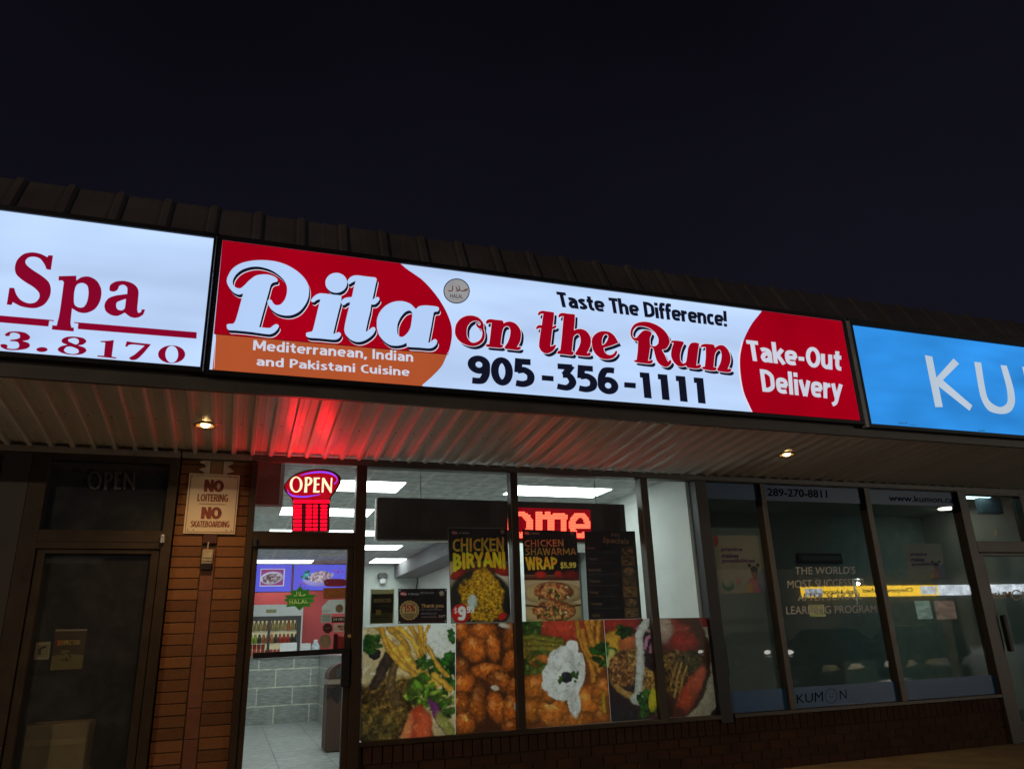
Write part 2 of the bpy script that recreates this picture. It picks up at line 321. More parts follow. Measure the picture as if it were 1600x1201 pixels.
# ---- a bold condensed sans drawn with pen strokes (each stroke a flat strip)
def glyph(c, w):
    h = w / 2; X = .72; S = lambda *p: ('s', p); Ln = lambda *p: ('l', p)
    def E(cx, cy, rx, ry): return ('l', tuple(ell(cx, cy, rx, ry, 0, 28)) + (ell(cx, cy, rx, ry, 0, 28)[0], ell(cx, cy, rx, ry, 0, 28)[1]))
    st = lambda x, t, b=0: Ln((x, b), (x, t))
    G = {
     'a': ([S((.07, .58), (.22, X - h), (.37, X - h - .04), (.43, .48), (.43, .3)), st(.43, .5), S((.43, .41), (.22, .40), (.11, .23), (.17, h), (.3, h + .02), (.43, .2))], .54),
     'e': ([Ln((.09, .36), (.5, .36)), S((.48, .36), (.44, .57), (.29, X - h), (.14, .57), (.1, .36), (.15, .14), (.31, h), (.47, h + .03))], .56),
     's': ([S((.39, X - h - .03), (.24, X - h), (.11, .53), (.25, .37), (.38, .2), (.24, h), (.05, h + .03))], .45),
     't': ([S((.19, .92), (.19, .5), (.19, .26), (.24, .11), (.38, h)), Ln((.02, X - h), (.38, X - h))], .40),
     'h': ([st(.1, 1.04), S((.1, .44), (.18, .58), (.31, X - h), (.43, .52), (.44, .3), (.44, 0))], .56),
     'n': ([st(.1, X), S((.1, .44), (.18, .58), (.31, X - h), (.43, .52), (.44, .3), (.44, 0))], .56),
     'r': ([st(.1, X), S((.1, .40), (.16, .56), (.35, X - h))], .38),
     'u': ([S((.1, X), (.1, .4), (.12, .2), (.25, h), (.38, .16), (.44, .3)), st(.44, X)], .56),
     'i': ([st(.1, X), Ln((.1, .82), (.1, 1.02))], .22), 'l': ([st(.1, 1.04)], .22),
     'f': ([S((.14, 0), (.14, .5), (.14, .8), (.2, .96), (.38, 1.04 - h)), Ln((.0, X - h), (.34, X - h))], .35),
     'c': ([S((.41, X - h - .03), (.28, X - h), (.14, .57), (.1, .36), (.14, .15), (.28, h), (.42, h + .03))], .45),
     'd': ([S((.43, .55), (.28, X - h), (.14, .57), (.1, .36), (.14, .14), (.28, h), (.43, .18)), st(.44, 1.04)], .56),
     'k': ([st(.1, 1.04), Ln((.12, .30), (.46, X)), Ln((.22, .42), (.48, 0))], .52),
     'v': ([Ln((.06, X), (.24, 0)), Ln((.44, X), (.26, 0))], .50), 'y': ([Ln((.06, X), (.25, .02)), S((.45, X), (.3, .2), (.2, -.14), (.03, -.25))], .51),
     'w': ([Ln((.06, X), (.2, 0)), Ln((.36, X), (.22, 0)), Ln((.36, X), (.5, 0)), Ln((.68, X), (.52, 0))], .74),
     'o': ([E(.29, .36, .2, .36 - h)], .58), 'm': ([st(.1, X), S((.1, .44), (.18, .6), (.27, X - h), (.38, .52), (.38, 0)), S((.38, .44), (.46, .6), (.56, X - h), (.67, .52), (.67, 0))], .79),
     'p': ([st(.1, X, -.26), S((.1, .55), (.26, X - h), (.42, .57), (.45, .36), (.42, .14), (.26, h), (.1, .18))], .56),
     'g': ([S((.43, .55), (.28, X - h), (.14, .57), (.1, .36), (.14, .14), (.28, h), (.43, .18)), S((.44, X), (.44, .1), (.4, -.14), (.25, -.2), (.08, -.16))], .56),
     'T': ([st(.25, 1 - h), Ln((0, 1 - h), (.5, 1 - h))], .50), 'I': ([st(.1, 1)], .22), 'L': ([st(.1, 1), Ln((.1, h), (.44, h))], .45),
     'D': ([st(.1, 1), S((.1, 1 - h), (.32, 1 - h - .02), (.5, .74), (.52, .5), (.5, .26), (.32, h + .02), (.1, h))], .63),
     'O': ([E(.34, .5, .24, .5 - h)], .68), 'Q': ([E(.34, .5, .24, .5 - h), Ln((.34, .2), (.55, -.08))], .68),
     'C': ([S((.5, 1 - h - .04), (.36, 1 - h), (.16, .78), (.1, .5), (.16, .22), (.36, h), (.52, h + .04))], .55),
     'G': ([S((.52, 1 - h - .04), (.36, 1 - h), (.16, .78), (.1, .5), (.16, .22), (.36, h), (.52, .14)), Ln((.52, h), (.52, .5)), Ln((.34, .5 - h), (.52, .5 - h))], .62),
     'M': ([st(.1, 1), st(.7, 1), Ln((.12, 1), (.4, .2)), Ln((.68, 1), (.4, .2))], .80), 'N': ([st(.1, 1), st(.52, 1), Ln((.12, .96), (.5, .04))], .63),
     'P': ([st(.1, 1), S((.1, 1 - h), (.32, 1 - h), (.46, .72), (.32, .44), (.1, .44))], .53),
     'R': ([st(.1, 1), S((.1, 1 - h), (.32, 1 - h), (.45, .74), (.32, .48), (.1, .48)), Ln((.28, .48), (.48, 0))], .56),
     'B': ([st(.1, 1), S((.1, 1 - h), (.32, 1 - h), (.43, .76), (.3, .54), (.1, .54)), S((.28, .54), (.42, .48), (.48, .28), (.34, h), (.1, h))], .58),
     'E': ([st(.1, 1), Ln((.1, h), (.44, h)), Ln((.1, .52), (.40, .52)), Ln((.1, 1 - h), (.44, 1 - h))], .48), 'F': ([st(.1, 1), Ln((.1, .52), (.40, .52)), Ln((.1, 1 - h), (.44, 1 - h))], .46),
     'H': ([st(.1, 1), st(.5, 1), Ln((.1, .52), (.5, .52))], .61), 'K': ([st(.1, 1), Ln((.12, .40), (.5, 1)), Ln((.24, .56), (.54, 0))], .57),
     'S': ([S((.43, 1 - h - .04), (.28, 1 - h), (.11, .76), (.26, .52), (.45, .26), (.26, h), (.06, h + .04))], .53),
     'A': ([Ln((.05, 0), (.28, 1)), Ln((.55, 0), (.32, 1)), Ln((.14, .27), (.46, .27))], .60), 'Y': ([Ln((.04, 1), (.28, .42)), Ln((.52, 1), (.28, .42)), st(.28, .5)], .56),
     'W': ([Ln((.06, 1), (.2, 0)), Ln((.38, 1), (.24, 0)), Ln((.40, 1), (.56, 0)), Ln((.74, 1), (.60, 0))], .80), 'U': ([S((.1, 1), (.1, .5), (.13, .2), (.3, h), (.47, .2), (.5, .5), (.5, 1))], .60),
     'V': ([Ln((.05, 1), (.26, 0)), Ln((.5, 1), (.29, 0))], .55), 'X': ([Ln((.05, 0), (.5, 1)), Ln((.5, 0), (.05, 1))], .55),
     '0': ([E(.3, .5, .2, .5 - h)], .60), '1': ([st(.3, 1), Ln((.3, 1 - h), (.06, 1 - h - .04))], .46),
     '9': ([E(.3, .68, .2, .32 - h), S((.5, .7), (.48, .36), (.38, .14), (.24, h), (.1, h + .01))], .60), '6': ([E(.3, .32, .2, .32 - h), S((.1, .3), (.12, .64), (.22, .86), (.36, 1 - h), (.5, 1 - h - .01))], .60),
     '5': ([Ln((.12, 1 - h), (.48, 1 - h)), Ln((.15, 1), (.12, .50)), S((.1, .56), (.3, .60), (.47, .46), (.46, .22), (.28, h), (.06, h + .02))], .58),
     '3': ([Ln((.06, 1 - h), (.48, 1 - h)), Ln((.46, .95), (.26, .58)), S((.2, .57), (.38, .56), (.48, .32), (.33, h), (.04, h + .02))], .57),
     '2': ([S((.08, 1 - h - .06), (.28, 1 - h), (.44, .76), (.34, .46), (.08, h)), Ln((.05, h), (.48, h))], .55), '4': ([st(.4, 1), Ln((.4, 1), (.06, .3)), Ln((.04, .28), (.54, .28))], .57),
     '7': ([Ln((.04, 1 - h), (.5, 1 - h)), Ln((.48, .95), (.2, 0))], .53), '8': ([E(.3, .74, .17, .26 - h), E(.3, .27, .2, .27 - h)], .60),
     '%': ([E(.18, .76, .1, .2), E(.6, .24, .1, .2), Ln((.2, 0), (.58, 1))], .78), '$': ([S((.43, .84), (.28, .9), (.11, .72), (.26, .52), (.45, .3), (.26, .12), (.06, .18)), st(.27, 1.08, -.06)], .53),
     ',': ([Ln((.13, .16), (.05, -.14))], .22), '.': ([Ln((.1, 0), (.1, .2))], .22), '!': ([Ln((.1, .32), (.1, 1)), Ln((.1, 0), (.1, .19))], .24), '-': ([Ln((.04, .36), (.30, .36))], .36), '/': ([Ln((.02, -.05), (.3, 1.02))], .34), "'": ([Ln((.1, .72), (.1, 1.02))], .2)}
    return G.get(c, ([], .26))
def stext(name, s, quad, Y, mat, parent, w=.2, gap=.0, warp=None, slant=0.0, bounds=None):
    """pen stroke lettering whose bounding box fills the four pixel corners TL TR BR BL on the plane y=Y"""
    x = 0; strips = []
    for ch in s:
        st, adv = glyph(ch, w)
        for kind, pts in st:
            pl = smooth([(a, b, False) for a, b in pts], 6, False) if kind == 's' else pts
            pl = np.array(pl, float); t = np.gradient(pl, axis=0) if len(pl) > 2 else np.repeat([pl[1] - pl[0]], 2, 0)
            t /= np.maximum(1e-9, np.hypot(t[:, 0], t[:, 1]))[:, None]; n = np.stack([-t[:, 1], t[:, 0]], 1)
            strips.append((pl + n * w / 2 + [x, 0], pl - n * w / 2 + [x, 0]))
        x += adv + gap
    al = np.concatenate([np.concatenate(q) for q in strips]); mn, mxx = al.min(0), al.max(0)
    q = [np.array(p, float) if len(p) == 3 else P(*p, Y) for p in quad]; m = MB()
    for k, (a, b) in enumerate(strips):
        rows = []
        for e in (a, b):
            u = (e[:, 0] - mn[0]) / (mxx[0] - mn[0]); v = (e[:, 1] - mn[1]) / (mxx[1] - mn[1])
            if warp: v = warp(u, v)
            p = q[3] * ((1 - u) * (1 - v))[:, None] + q[2] * (u * (1 - v))[:, None] + q[1] * (u * v)[:, None] + q[0] * ((1 - u) * v)[:, None]
            p[:, 1] -= .00012 * (k % 12); rows.append(p)
        m.strip(rows)
    return m.build(name, mat, parent)

# ---- printed pictures (a fine grid of coloured vertices)
class Cv:
    def __init__(s, W, H, bg):
        s.W, s.H = W, H; s.img = np.ones((H, W, 3)) * np.array(bg, float)
        s.y, s.x = np.mgrid[0:H, 0:W].astype(float); s.x /= (W - 1); s.y /= (H - 1); s.asp = H / W
    def noise(s, n, o=4):
        out = np.zeros((s.H, s.W)); amp = 1; tot = 0
        for k in range(o):
            m = int(n * 2**k); my = max(1, int(m * s.asp)); g = rng.random((my + 2, m + 2))
            fx = s.x * m; fy = s.y * my; ix = np.clip(fx.astype(int), 0, m); iy = np.clip(fy.astype(int), 0, my); tx = fx - ix; ty = fy - iy
            tx = tx * tx * (3 - 2 * tx); ty = ty * ty * (3 - 2 * ty)
            out += amp * ((g[iy, ix] * (1 - tx) + g[iy, ix + 1] * tx) * (1 - ty) + (g[iy + 1, ix] * (1 - tx) + g[iy + 1, ix + 1] * tx) * ty); tot += amp; amp *= .6
        return out / tot
    def put(s, mask, col):
        mask = np.clip(mask, 0, 1)[..., None]; s.img = s.img * (1 - mask) + col * mask
    def blob(s, cx, cy, rx, ry, rot, col, soft=.12, dark=.45, wob=.0, grain=0.0, gl=0.0):
        c, sn = math.cos(rot), math.sin(rot); dx = s.x - cx; dy = (s.y - cy) * s.asp; ry_ = ry * s.asp
        u = (dx * c + dy * sn) / rx; v = (-dx * sn + dy * c) / ry_
        d = np.sqrt(u * u + v * v)
        if wob: d = d + wob * (s.noise(7, 3) - .5)
        m = np.clip((1 - d) / soft, 0, 1)
        sh = 1 - dark * np.clip(d, 0, 1)**2.2 + .12 * (-u - v) * .7
        if grain: sh = sh * (1 + grain * (s.noise(30, 3) - .5) * 2)
        cc = np.array(col, float)[None, None] * sh[..., None]
        if gl: cc = cc + gl * np.clip(1 - ((u + .3)**2 + (v + .35)**2) * 9, 0, 1)[..., None] * 120
        s.put(m, cc)
    def stroke(s, pts, wd, col, dark=.5, grain=.15, soft=.25):
        pts = np.array(smooth([(p[0], p[1], False) for p in pts], 6, False)); D = np.full((s.H, s.W), 9.)
        for a, b in zip(pts[:-1], pts[1:]):
            ax, ay, bx, by = a[0], a[1] * s.asp, b[0], b[1] * s.asp; L2 = (bx - ax)**2 + (by - ay)**2 + 1e-12
            t = np.clip(((s.x - ax) * (bx - ax) + (s.y * s.asp - ay) * (by - ay)) / L2, 0, 1)
            D = np.minimum(D, np.hypot(s.x - ax - t * (bx - ax), s.y * s.asp - ay - t * (by - ay)))
        d = D / (wd / 2); sh = (1 - dark * np.clip(d, 0, 1)**2) * (1 + grain * (s.noise(24, 3) - .5) * 2)
        s.put((1 - d) / soft, np.array(col, float)[None, None] * sh[..., None])
    def leaves(s, cx, cy, r, n, cols, size=.05):
        for _ in range(n):
            a = random.random() * 6.28; q = r * math.sqrt(random.random()); k = random.choice(cols); g = .6 + .7 * random.random()
            s.blob(cx + q * math.cos(a), cy + q * math.sin(a) / s.asp, size * (.5 + random.random()), size * (.3 + .5 * random.random()) / s.asp, random.random() * 3, [v * g for v in k], .4, .5, .5)
    def grainy(s, cx, cy, rx, ry, rot, cols, n=16):
        c, sn = math.cos(rot), math.sin(rot); dx = s.x - cx; dy = (s.y - cy) * s.asp
        u = (dx * c + dy * sn) / rx; v = (-dx * sn + dy * c) / (ry * s.asp); d = np.sqrt(u * u + v * v) + .5 * (s.noise(6, 3) - .5)
        f = s.noise(n, 4); f = np.clip((f - .3) / .4, 0, 1)[..., None]; g = (.55 + .9 * s.noise(n * 2, 3))[..., None]
        s.put((1 - d) / .15, (np.array(cols[0]) * (1 - f) + np.array(cols[1]) * f) * g)
    def frame(s, q): s.q = [np.array(p, float) for p in q]; return s
    def uv(s, p):                                 # photo pixel -> place on the sheet
        u = v = .5; a, b, c, d = s.q
        for _ in range(12):
            f = a * (1 - u) * (1 - v) + b * u * (1 - v) + c * u * v + d * (1 - u) * v - np.array(p, float)
            J = np.stack([(b - a) * (1 - v) + (c - d) * v, (d - a) * (1 - u) + (c - b) * u], 1)
            du = np.linalg.solve(J, -f); u += du[0]; v += du[1]
        return u, v
    def text(s, st, quad, col, w=.18, gap=.03, warp=None):
        x = 0; ss = []
        for ch in st:
            g, adv = glyph(ch, w)
            for kind, pts in g:
                pl = smooth([(a, b, False) for a, b in pts], 5, False) if kind == 's' else pts
                ss.append(np.array(pl, float) + [x, 0])
            x += adv + gap
        al = np.concatenate(ss); mn, mx_ = al.min(0) - w / 2 * np.array([1, .6]), al.max(0) + w / 2 * np.array([1, .6]); q = [np.array(s.uv(p)) for p in quad]
        hgt = np.hypot(*((q[3] - q[0]) * [1, s.asp])) / (mx_[1] - mn[1]); D = np.full((s.H, s.W), 9.)
        for a in ss:
            u = (a[:, 0] - mn[0]) / (mx_[0] - mn[0]); v = (a[:, 1] - mn[1]) / (mx_[1] - mn[1])
            if warp: v = warp(u, v)
            p = q[3] * ((1 - u) * (1 - v))[:, None] + q[2] * (u * (1 - v))[:, None] + q[1] * (u * v)[:, None] + q[0] * ((1 - u) * v)[:, None]
            for (ax, ay), (bx, by) in zip(p[:-1], p[1:]):
                ay, by = ay * s.asp, by * s.asp; L2 = (bx - ax)**2 + (by - ay)**2 + 1e-12
                t = np.clip(((s.x - ax) * (bx - ax) + (s.y * s.asp - ay) * (by - ay)) / L2, 0, 1)
                D = np.minimum(D, np.hypot(s.x - ax - t * (bx - ax), s.y * s.asp - ay - t * (by - ay)))
        wid = min(hgt, 1.15 * np.hypot(*((q[1] - q[0]) * [1, s.asp])) / (mx_[0] - mn[0])) * w / 2
        c = np.array(col, float)[None, None] * np.ones((s.H, s.W, 1)) if len(np.shape(col)) == 1 else col
        s.put((wid - D) * s.W / 1.0 + .5, c)
    def logo(s, p, k=1.0):
        f = lambda dx, dy: (p[0] + dx * k, p[1] + dy * k); u, v = s.uv(p); u2, _ = s.uv(f(4.6, 0)); _, v2 = s.uv(f(0, 3.4))
        s.blob(u, v, abs(u2 - u), abs(v2 - v), 0, (150, 30, 36), .2, .1); s.text('Pita', [f(-3.4, -1.6), f(3.4, -1.4), f(3.4, 1.8), f(-3.4, 1.5)], (225, 205, 205), .2)
        s.text('on the Run', [f(5.5, -1.4), f(19, -1), f(19, 1.6), f(5.5, 1.2)], (190, 190, 190), .16)
    def disc(s, p, r, col):
        u, v = s.uv(p); u2, _ = s.uv((p[0] + r, p[1])); s.blob(u, v, abs(u2 - u), abs(u2 - u) / s.asp, 0, col, .15, .2)
    def mesh(s, name, quad, Y, mat, parent, t=0.0, gain=1.0, mask=None):
        q = [np.array(p, float) if len(p) == 3 else P(*p, Y) for p in quad]
        u = s.x.ravel(); v = s.y.ravel()
        co_ = q[0] * ((1 - u) * (1 - v))[:, None] + q[1] * (u * (1 - v))[:, None] + q[2] * (u * v)[:, None] + q[3] * ((1 - u) * v)[:, None]
        i = np.arange(s.H * s.W).reshape(s.H, s.W)
        f = np.stack([i[:-1, :-1], i[1:, :-1], i[1:, 1:], i[:-1, 1:]], -1).reshape(-1, 4)
        if mask is not None: f = f[mask[:-1, :-1].ravel() > .5]
        me = bpy.data.meshes.new(name); me.vertices.add(len(co_)); me.vertices.foreach_set('co', co_.ravel().astype(np.float32))
        me.loops.add(f.size); me.loops.foreach_set('vertex_index', f.ravel().astype(np.int32))
        me.polygons.add(len(f)); me.polygons.foreach_set('loop_start', np.arange(0, f.size, 4).astype(np.int32))
        me.update(calc_edges=True)
        c = np.clip(s.img.reshape(-1, 3) / 255, 0, 1); c = np.where(c <= .04, c / 12.92, ((c + .055) / 1.055)**2.4) * gain
        a = me.color_attributes.new('Col', 'FLOAT_COLOR', 'POINT'); a.data.foreach_set('color', np.concatenate([c, np.ones((len(c), 1))], 1).ravel().astype(np.float32))
        return link_mesh(name, me, mat, parent)

# ------------------------------------------------------------------ shared materials
M = {}
M['soffit'] = pbr('soffit_metal', (.74, .74, .72), .34, 0, .13, 2.5, .15, 30, stretch=(1, .25, 1), rv=.12)
M['mansard'] = pbr('mansard_metal', (.090, .078, .080), .36, 0, .25, 2, .1, 20)
M['trim'] = pbr('trim_metal', (.095, .082, .072), .45, 0, .2, 3)
M['flash'] = pbr('flashing_paint', (.25, .21, .17), .5, 0, .2, 4)
M['bronze'] = pbr('bronze_aluminium', (.046, .032, .020), .42, .2, .25, 5, rv=.08)
M['black'] = pbr('black_metal', (.006, .006, .009), .5, 0, .3, 8)
M['chrome'] = pbr('bright_strip', (.55, .58, .62), .22, .9, .1, 9)
M['greystrip'] = pbr('grey_strip', (.30, .32, .34), .4, .3, .2, 7)
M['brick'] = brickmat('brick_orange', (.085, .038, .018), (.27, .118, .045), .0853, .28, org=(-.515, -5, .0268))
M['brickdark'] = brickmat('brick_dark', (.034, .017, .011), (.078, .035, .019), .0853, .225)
M['mortar'] = pbr('mortar', (.06, .036, .022), .95, 0, .3, 20, .4, 120)
M['channel'] = pbr('channel_paint', (.17, .062, .030), .7, 0, .25, 10, .3, 90)
M['concrete'] = pbr('sidewalk_concrete', (.37, .27, .135), .85, 0, .3, 3, .5, 70)
M['asphalt'] = pbr('wet_asphalt', (.11, .108, .10), .35, 0, .4, 2, .6, 120, rv=.2)
M['glass'] = glassmat('storefront_glass', dirt_haze=.05)
M['glassdark'] = glassmat('tutoring_glass', refl=1.3, dirt_haze=.012)
M['glassspa'] = glassmat('spa_glass', refl=1.0, dirt_haze=.05)  # film made stronger to paint a grey haze on this glass
M['wall'] = pbr('wall_paint', (.56, .60, .57), .6, 0, .05, 2)
M['wallwhite'] = pbr('white_wall_paint', (.72, .76, .73), .5, 0, .06, 1.5)
M['redwall'] = pbr('red_wall_paint', (.50, .058, .062), .6, 0, .08, 2)
M['ceil'] = tiles('ceiling_tile', (.52, .54, .55), (.70, .66, .62), .61, .61, .016, 0, 'floor', .8, .02)
M['floor'] = tiles('floor_tile', (.36, .38, .37), (.14, .14, .14), .6, .6, .006, 0, 'floor', .3, .08)
M['counter'] = tiles('counter_tile', (.33, .35, .34), (.66, .66, .54), .61, .305, .012, .5, 'wall', .4, .10, True)
M['white'] = pbr('white_plastic', (.75, .76, .76), .4, 0, .05, 6)
M['darkgrey'] = pbr('dark_grey_plastic', (.05, .052, .058), .4, 0, .2, 6)
M['tube'] = emit('troffer_diffuser', (.93, 1.0, .98), 9.0)
M['kwall'] = pbr('tutoring_wall', (.36, .40, .36), .7, 0, .1, 2)
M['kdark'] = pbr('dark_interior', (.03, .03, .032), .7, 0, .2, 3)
M['vinylw'] = pbr('white_vinyl', (.62, .62, .58), .5, 0, .08, 9)
M['vinylk'] = pbr('black_vinyl', (.004, .004, .007), .8, 0, .2, 9, spec=0.0)
M['blueband'] = printmat('blue_film', .15, .15, (.016, .10, .27))
M['gold'] = pbr('gold_vinyl', (.55, .38, .18), .45, 0, .1, 9)
M['tan'] = pbr('tan_board', (.22, .16, .075), .8, 0, .25, 5)
M['print'] = printmat('printed_film', .55)
M['paper'] = printmat('printed_paper', .5)
M['papertxt'] = printmat('paper_white', .45, .05, (.72, .76, .72))

# ------------------------------------------------------------------ the ground
def struct(o): o['kind'] = 'structure'; return o
struct(MB().box(-30, 40, -2.6, 12, -.40, 0).build('sidewalk', M['concrete']))
struct(MB().box(-120, 160, -150, -2.6, -.55, -.15).build('parking_lot', M['asphalt']))

# ------------------------------------------------------------------ the strip mall building
bld = thing('strip_mall', 'long brick and metal strip mall with dark storefront frames and a corrugated canopy', 'building', (0, 0, 0))
XA, XB = -5.0, 13.0
YS = -1.5                                        # plane of the sign faces
# canopy soffit: corrugated sheet, ribs run out from the wall
zw, zf, yf = 2.875, 3.0, -1.43
rows0, rows1 = [], []
x = XA; pitch = .153; x -= (x - 1.267) % pitch
prof = [(-.023, 0), (-.013, -.036), (.013, -.036), (.023, 0), (.062, 0), (.065, -.004), (.071, -.004), (.074, 0)]
while x < XB:
    for dx, dz in prof:
        rows0.append((x + dx, 0.02, zw + dz)); rows1.append((x + dx, yf, zf + dz))
    x += pitch
sof = MB().strip([rows0, rows1]).build('soffit', M['soffit'], bld)
x = 1.267 + .05 - pitch * 22
while x < 8.6:                                    # screw heads in the flat pans
    MB().cyl((x, -.72, zw + (zf - zw) * .72 / 1.43 - .0015), .0055, .004, 'z', 8).build('screw', M['black'], sof); x += pitch
MB().box(XA, XB, yf - .02, yf, 2.955, 3.12).build('fascia', M['trim'], bld)
MB().box(XA, XB, yf - .035, yf - .021, 2.955, 2.985).build('fascia_lip', M['trim'], bld)
MB().box(XA, -.525, -.045, -.005, 2.80, 2.858).build('flashing', M['flash'], bld)
MB().box(-.515, .045, -.05, -.005, 2.80, 2.858).build('flashing', M['flash'], bld)
MB().box(.055, XB, -.045, -.005, 2.80, 2.858).build('flashing', M['trim'], bld)
# mansard roof above the signs
p0, p1 = [], []
yb, zb, yt, zt = -1.452, 4.14, -1.235, 4.52
pit = .3265; x = -.384 - pit * 14
while x < XB:
    for dx, dn in ((-.036, 0), (-.02, .026), (.02, .026), (.036, 0), (.16, 0), (.165, .004), (.175, .004)):
        p0.append((x + dx, yb - dn * .87, zb + dn * .5)); p1.append((x + dx, yt - dn * .87, zt + dn * .5))
    x += pit
back = [(q[0], q[1] + .35, q[2] - .02) for q in p1]; foot = [(q[0], q[1] + .012, 4.10) for q in p0]
MB().strip([foot, p0, p1, back]).build('mansard_roof', M['mansard'], bld)
MB().box(XA, XB, -1.0, 11.5, 4.30, 4.42).build('roof_deck', M['kdark'], bld)
MB().box(XA, XB, -1.43, -1.40, 3.13, 4.12).build('parapet_wall', M['black'], bld)
MB().box(XA, XB, 0.06, .2, 2.95, 4.28).build('upper_wall', M['kdark'], bld)
MB().box(5.475, XB, -1.5005, -1.4835, 4.119, 4.156).build('sign_cap_strip', M['black'], bld)
# brick pillar
PX0, PX1 = -.515, .045; xm = -.235; sw = .05
MB().box(PX0 + .006, PX1 - .006, .012, .5, 0, 2.80).build('pillar_core', M['mortar'], bld)
mb = MB(); zz = 0.03 - .0853
while zz < 2.79:
    z1 = min(zz + .0785, 2.798)
    jl = random.uniform(-.004, .004)
    mb.box(PX0, xm - sw - .008 + jl * .6, 0 + jl, .1, max(zz, 0), z1, .003); mb.box(xm + sw + .008 + jl * .6, PX1, 0 - jl * .7, .1, max(zz, 0), z1, .003)
    zz += .0853
pil = mb.build('brick_pillar', M['brick'], bld)
mb = MB(); zc = [0, .62, .84, 1.22, 1.72, 2.06]
for a, b in zip(zc[:-1], zc[1:]): mb.box(xm - sw, xm + sw, .004, .1, a + .003, b - .003, .002)
mb.build('pillar_channel', M['channel'], bld)
MB().box(xm - sw, xm + sw, .002, .1, 2.20, 2.798).build('pillar_channel', pbr('channel_tan', (.30, .19, .09), .7), bld)
# white paint smears either side of the channel
smear_m = pbr('old_white_paint', (.52, .46, .36), .8, 0, .25, 20)
for sgn in (-1, 1):
    xx = xm + sgn * (sw + .0); e = []
    zs = np.linspace(2.62, 2.795, 16)
    for k, z in enumerate(zs): e.append((xx + sgn * (.035 + .045 * random.random() + .02 * math.sin(k)), -.0075, z))
    MB().prism([(xx + sgn * .004, -.0075, zs[0])] + e + [(xx + sgn * .004, -.0075, zs[-1])], (0, .003, 0)).build('paint_smear', smear_m, bld)
# knee walls under the windows
def knee(x0, x1):
    MB().box(x0, x1, .012, .2, 0, .470).build('wall_core', M['mortar'], bld)
    m = MB(); r = 0; z = .002
    while z < .26:
        xx = x0 - (.1125 if r % 2 else 0)
        while xx < x1:
            a, b = max(x0, xx), min(x1, xx + .215)
            if b - a > .02: m.box(a, b, random.uniform(-.003, .003), .1, z, z + .076, .003)
            xx += .225
        z += .0853; r += 1
    xx = x0
    while xx < x1:
        m.box(xx, min(x1, xx + .076), random.uniform(-.003, .003) - .012, .1, z, .473, .003); xx += .0853
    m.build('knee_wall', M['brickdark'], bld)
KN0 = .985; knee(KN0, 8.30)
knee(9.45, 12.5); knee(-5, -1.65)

def glazing(name, x0, x1, z0, z1, mat, parent, y=.0):
    return MB().box(x0, x1, y + .012, y + .018, z0, z1).build(name, mat, parent)
# ---- restaurant window wall
ZH, ZS = 2.795, .515
W1 = (1.04, P(795, 738)[0]); W2 = (P(806, 738)[0], P(996.8, 746)[0]); W3 = (P(1006.5, 746)[0] + .01, P(1083, 750)[0] - .01)
def storefront(xs, name_glass, z0=ZS, z1=ZH, head=.03, m=M['bronze']):
    """xs: list of glass spans between two end posts; frame mesh with a pane under it"""
    f = MB(); a0, a1 = xs[0][0], xs[-1][1]
    f.box(a0, a1, -.035, .07, z1, z1 + .004 + head - .03)
    for (l, r), (l2, r2) in zip(xs[:-1], xs[1:]): f.box(r, l2, -.04, .075, z0 - .003, z1 + .003, .004)
    f.box(a0, a1, -.045, .085, z0 - .038, z0, .004)
    fr = f.build('window_frame', m, bld)
    for l, r in xs: glazing('pane', l, r, z0, z1, name_glass, fr)
    return fr
fr = storefront([W1, W2, W3], M['glass'])
MB().box(.948, 1.04, -.045, .08, 0, ZH + .003, .004).build('door_post', M['bronze'], bld)
MB().box(W3[1], P(1099, 750)[0], -.045, .08, 0.44, ZH + .003, .004).build('window_post', M['black'], bld)
# bright inner edge strips of the window aluminium
MB().box(W3[1] - .012, W3[1], .075, .09, ZS, ZH).build('edge_strip', M['greystrip'], bld)
# ---- restaurant door
DX0, DX1 = .06, .948
fr = MB().box(.0455, DX0 + .04, -.045, .08, 0, ZH, .003).box(DX0 + .04, DX1, -.045, .08, 2.075, 2.20, .003).build('door_frame', M['bronze'], bld)
glazing('transom_pane', DX0 + .04, DX1, 2.20, ZH, M['glass'], fr)
d = MB(); gx0, gx1 = .150, .892
d.box(DX0 + .0402, gx0, -.03, .03, .03, 2.0748, .003).box(gx1, DX1 - .0002, -.03, .03, .03, 2.0748, .003).box(gx0, gx1, -.03, .03, .03, .2).box(gx0, gx1, -.03, .03, 2.055, 2.0748)
door = d.build('glass_door', M['bronze'], bld)
glazing('door_pane', gx0, gx1, .2, 2.055, M['glass'], door)
q0, q1, q2, q3 = P(395, 1019.5, -.05), P(541, 1012, -.05), P(541, 1020, -.05), P(395, 1028.5, -.05)
MB().prism([q0, q1, q2, q3], (0, .035, 0)).build('push_bar', M['black'], door)
a = P(534, 1016, -.05); b = P(549, 1072, -.05)
MB().box(a[0], .94, -.06, -.03, b[2], a[2] + .02, .004).build('handle', M['black'], door)
c = P(546, 993, -.04); MB().cyl((c[0], -.035, c[2]), .014, .02, 'y').build('lock', M['gold'], door)
MB().cyl((.125, -.05, 2.10), .018, .06, 'z').build('pivot', M['black'], fr)

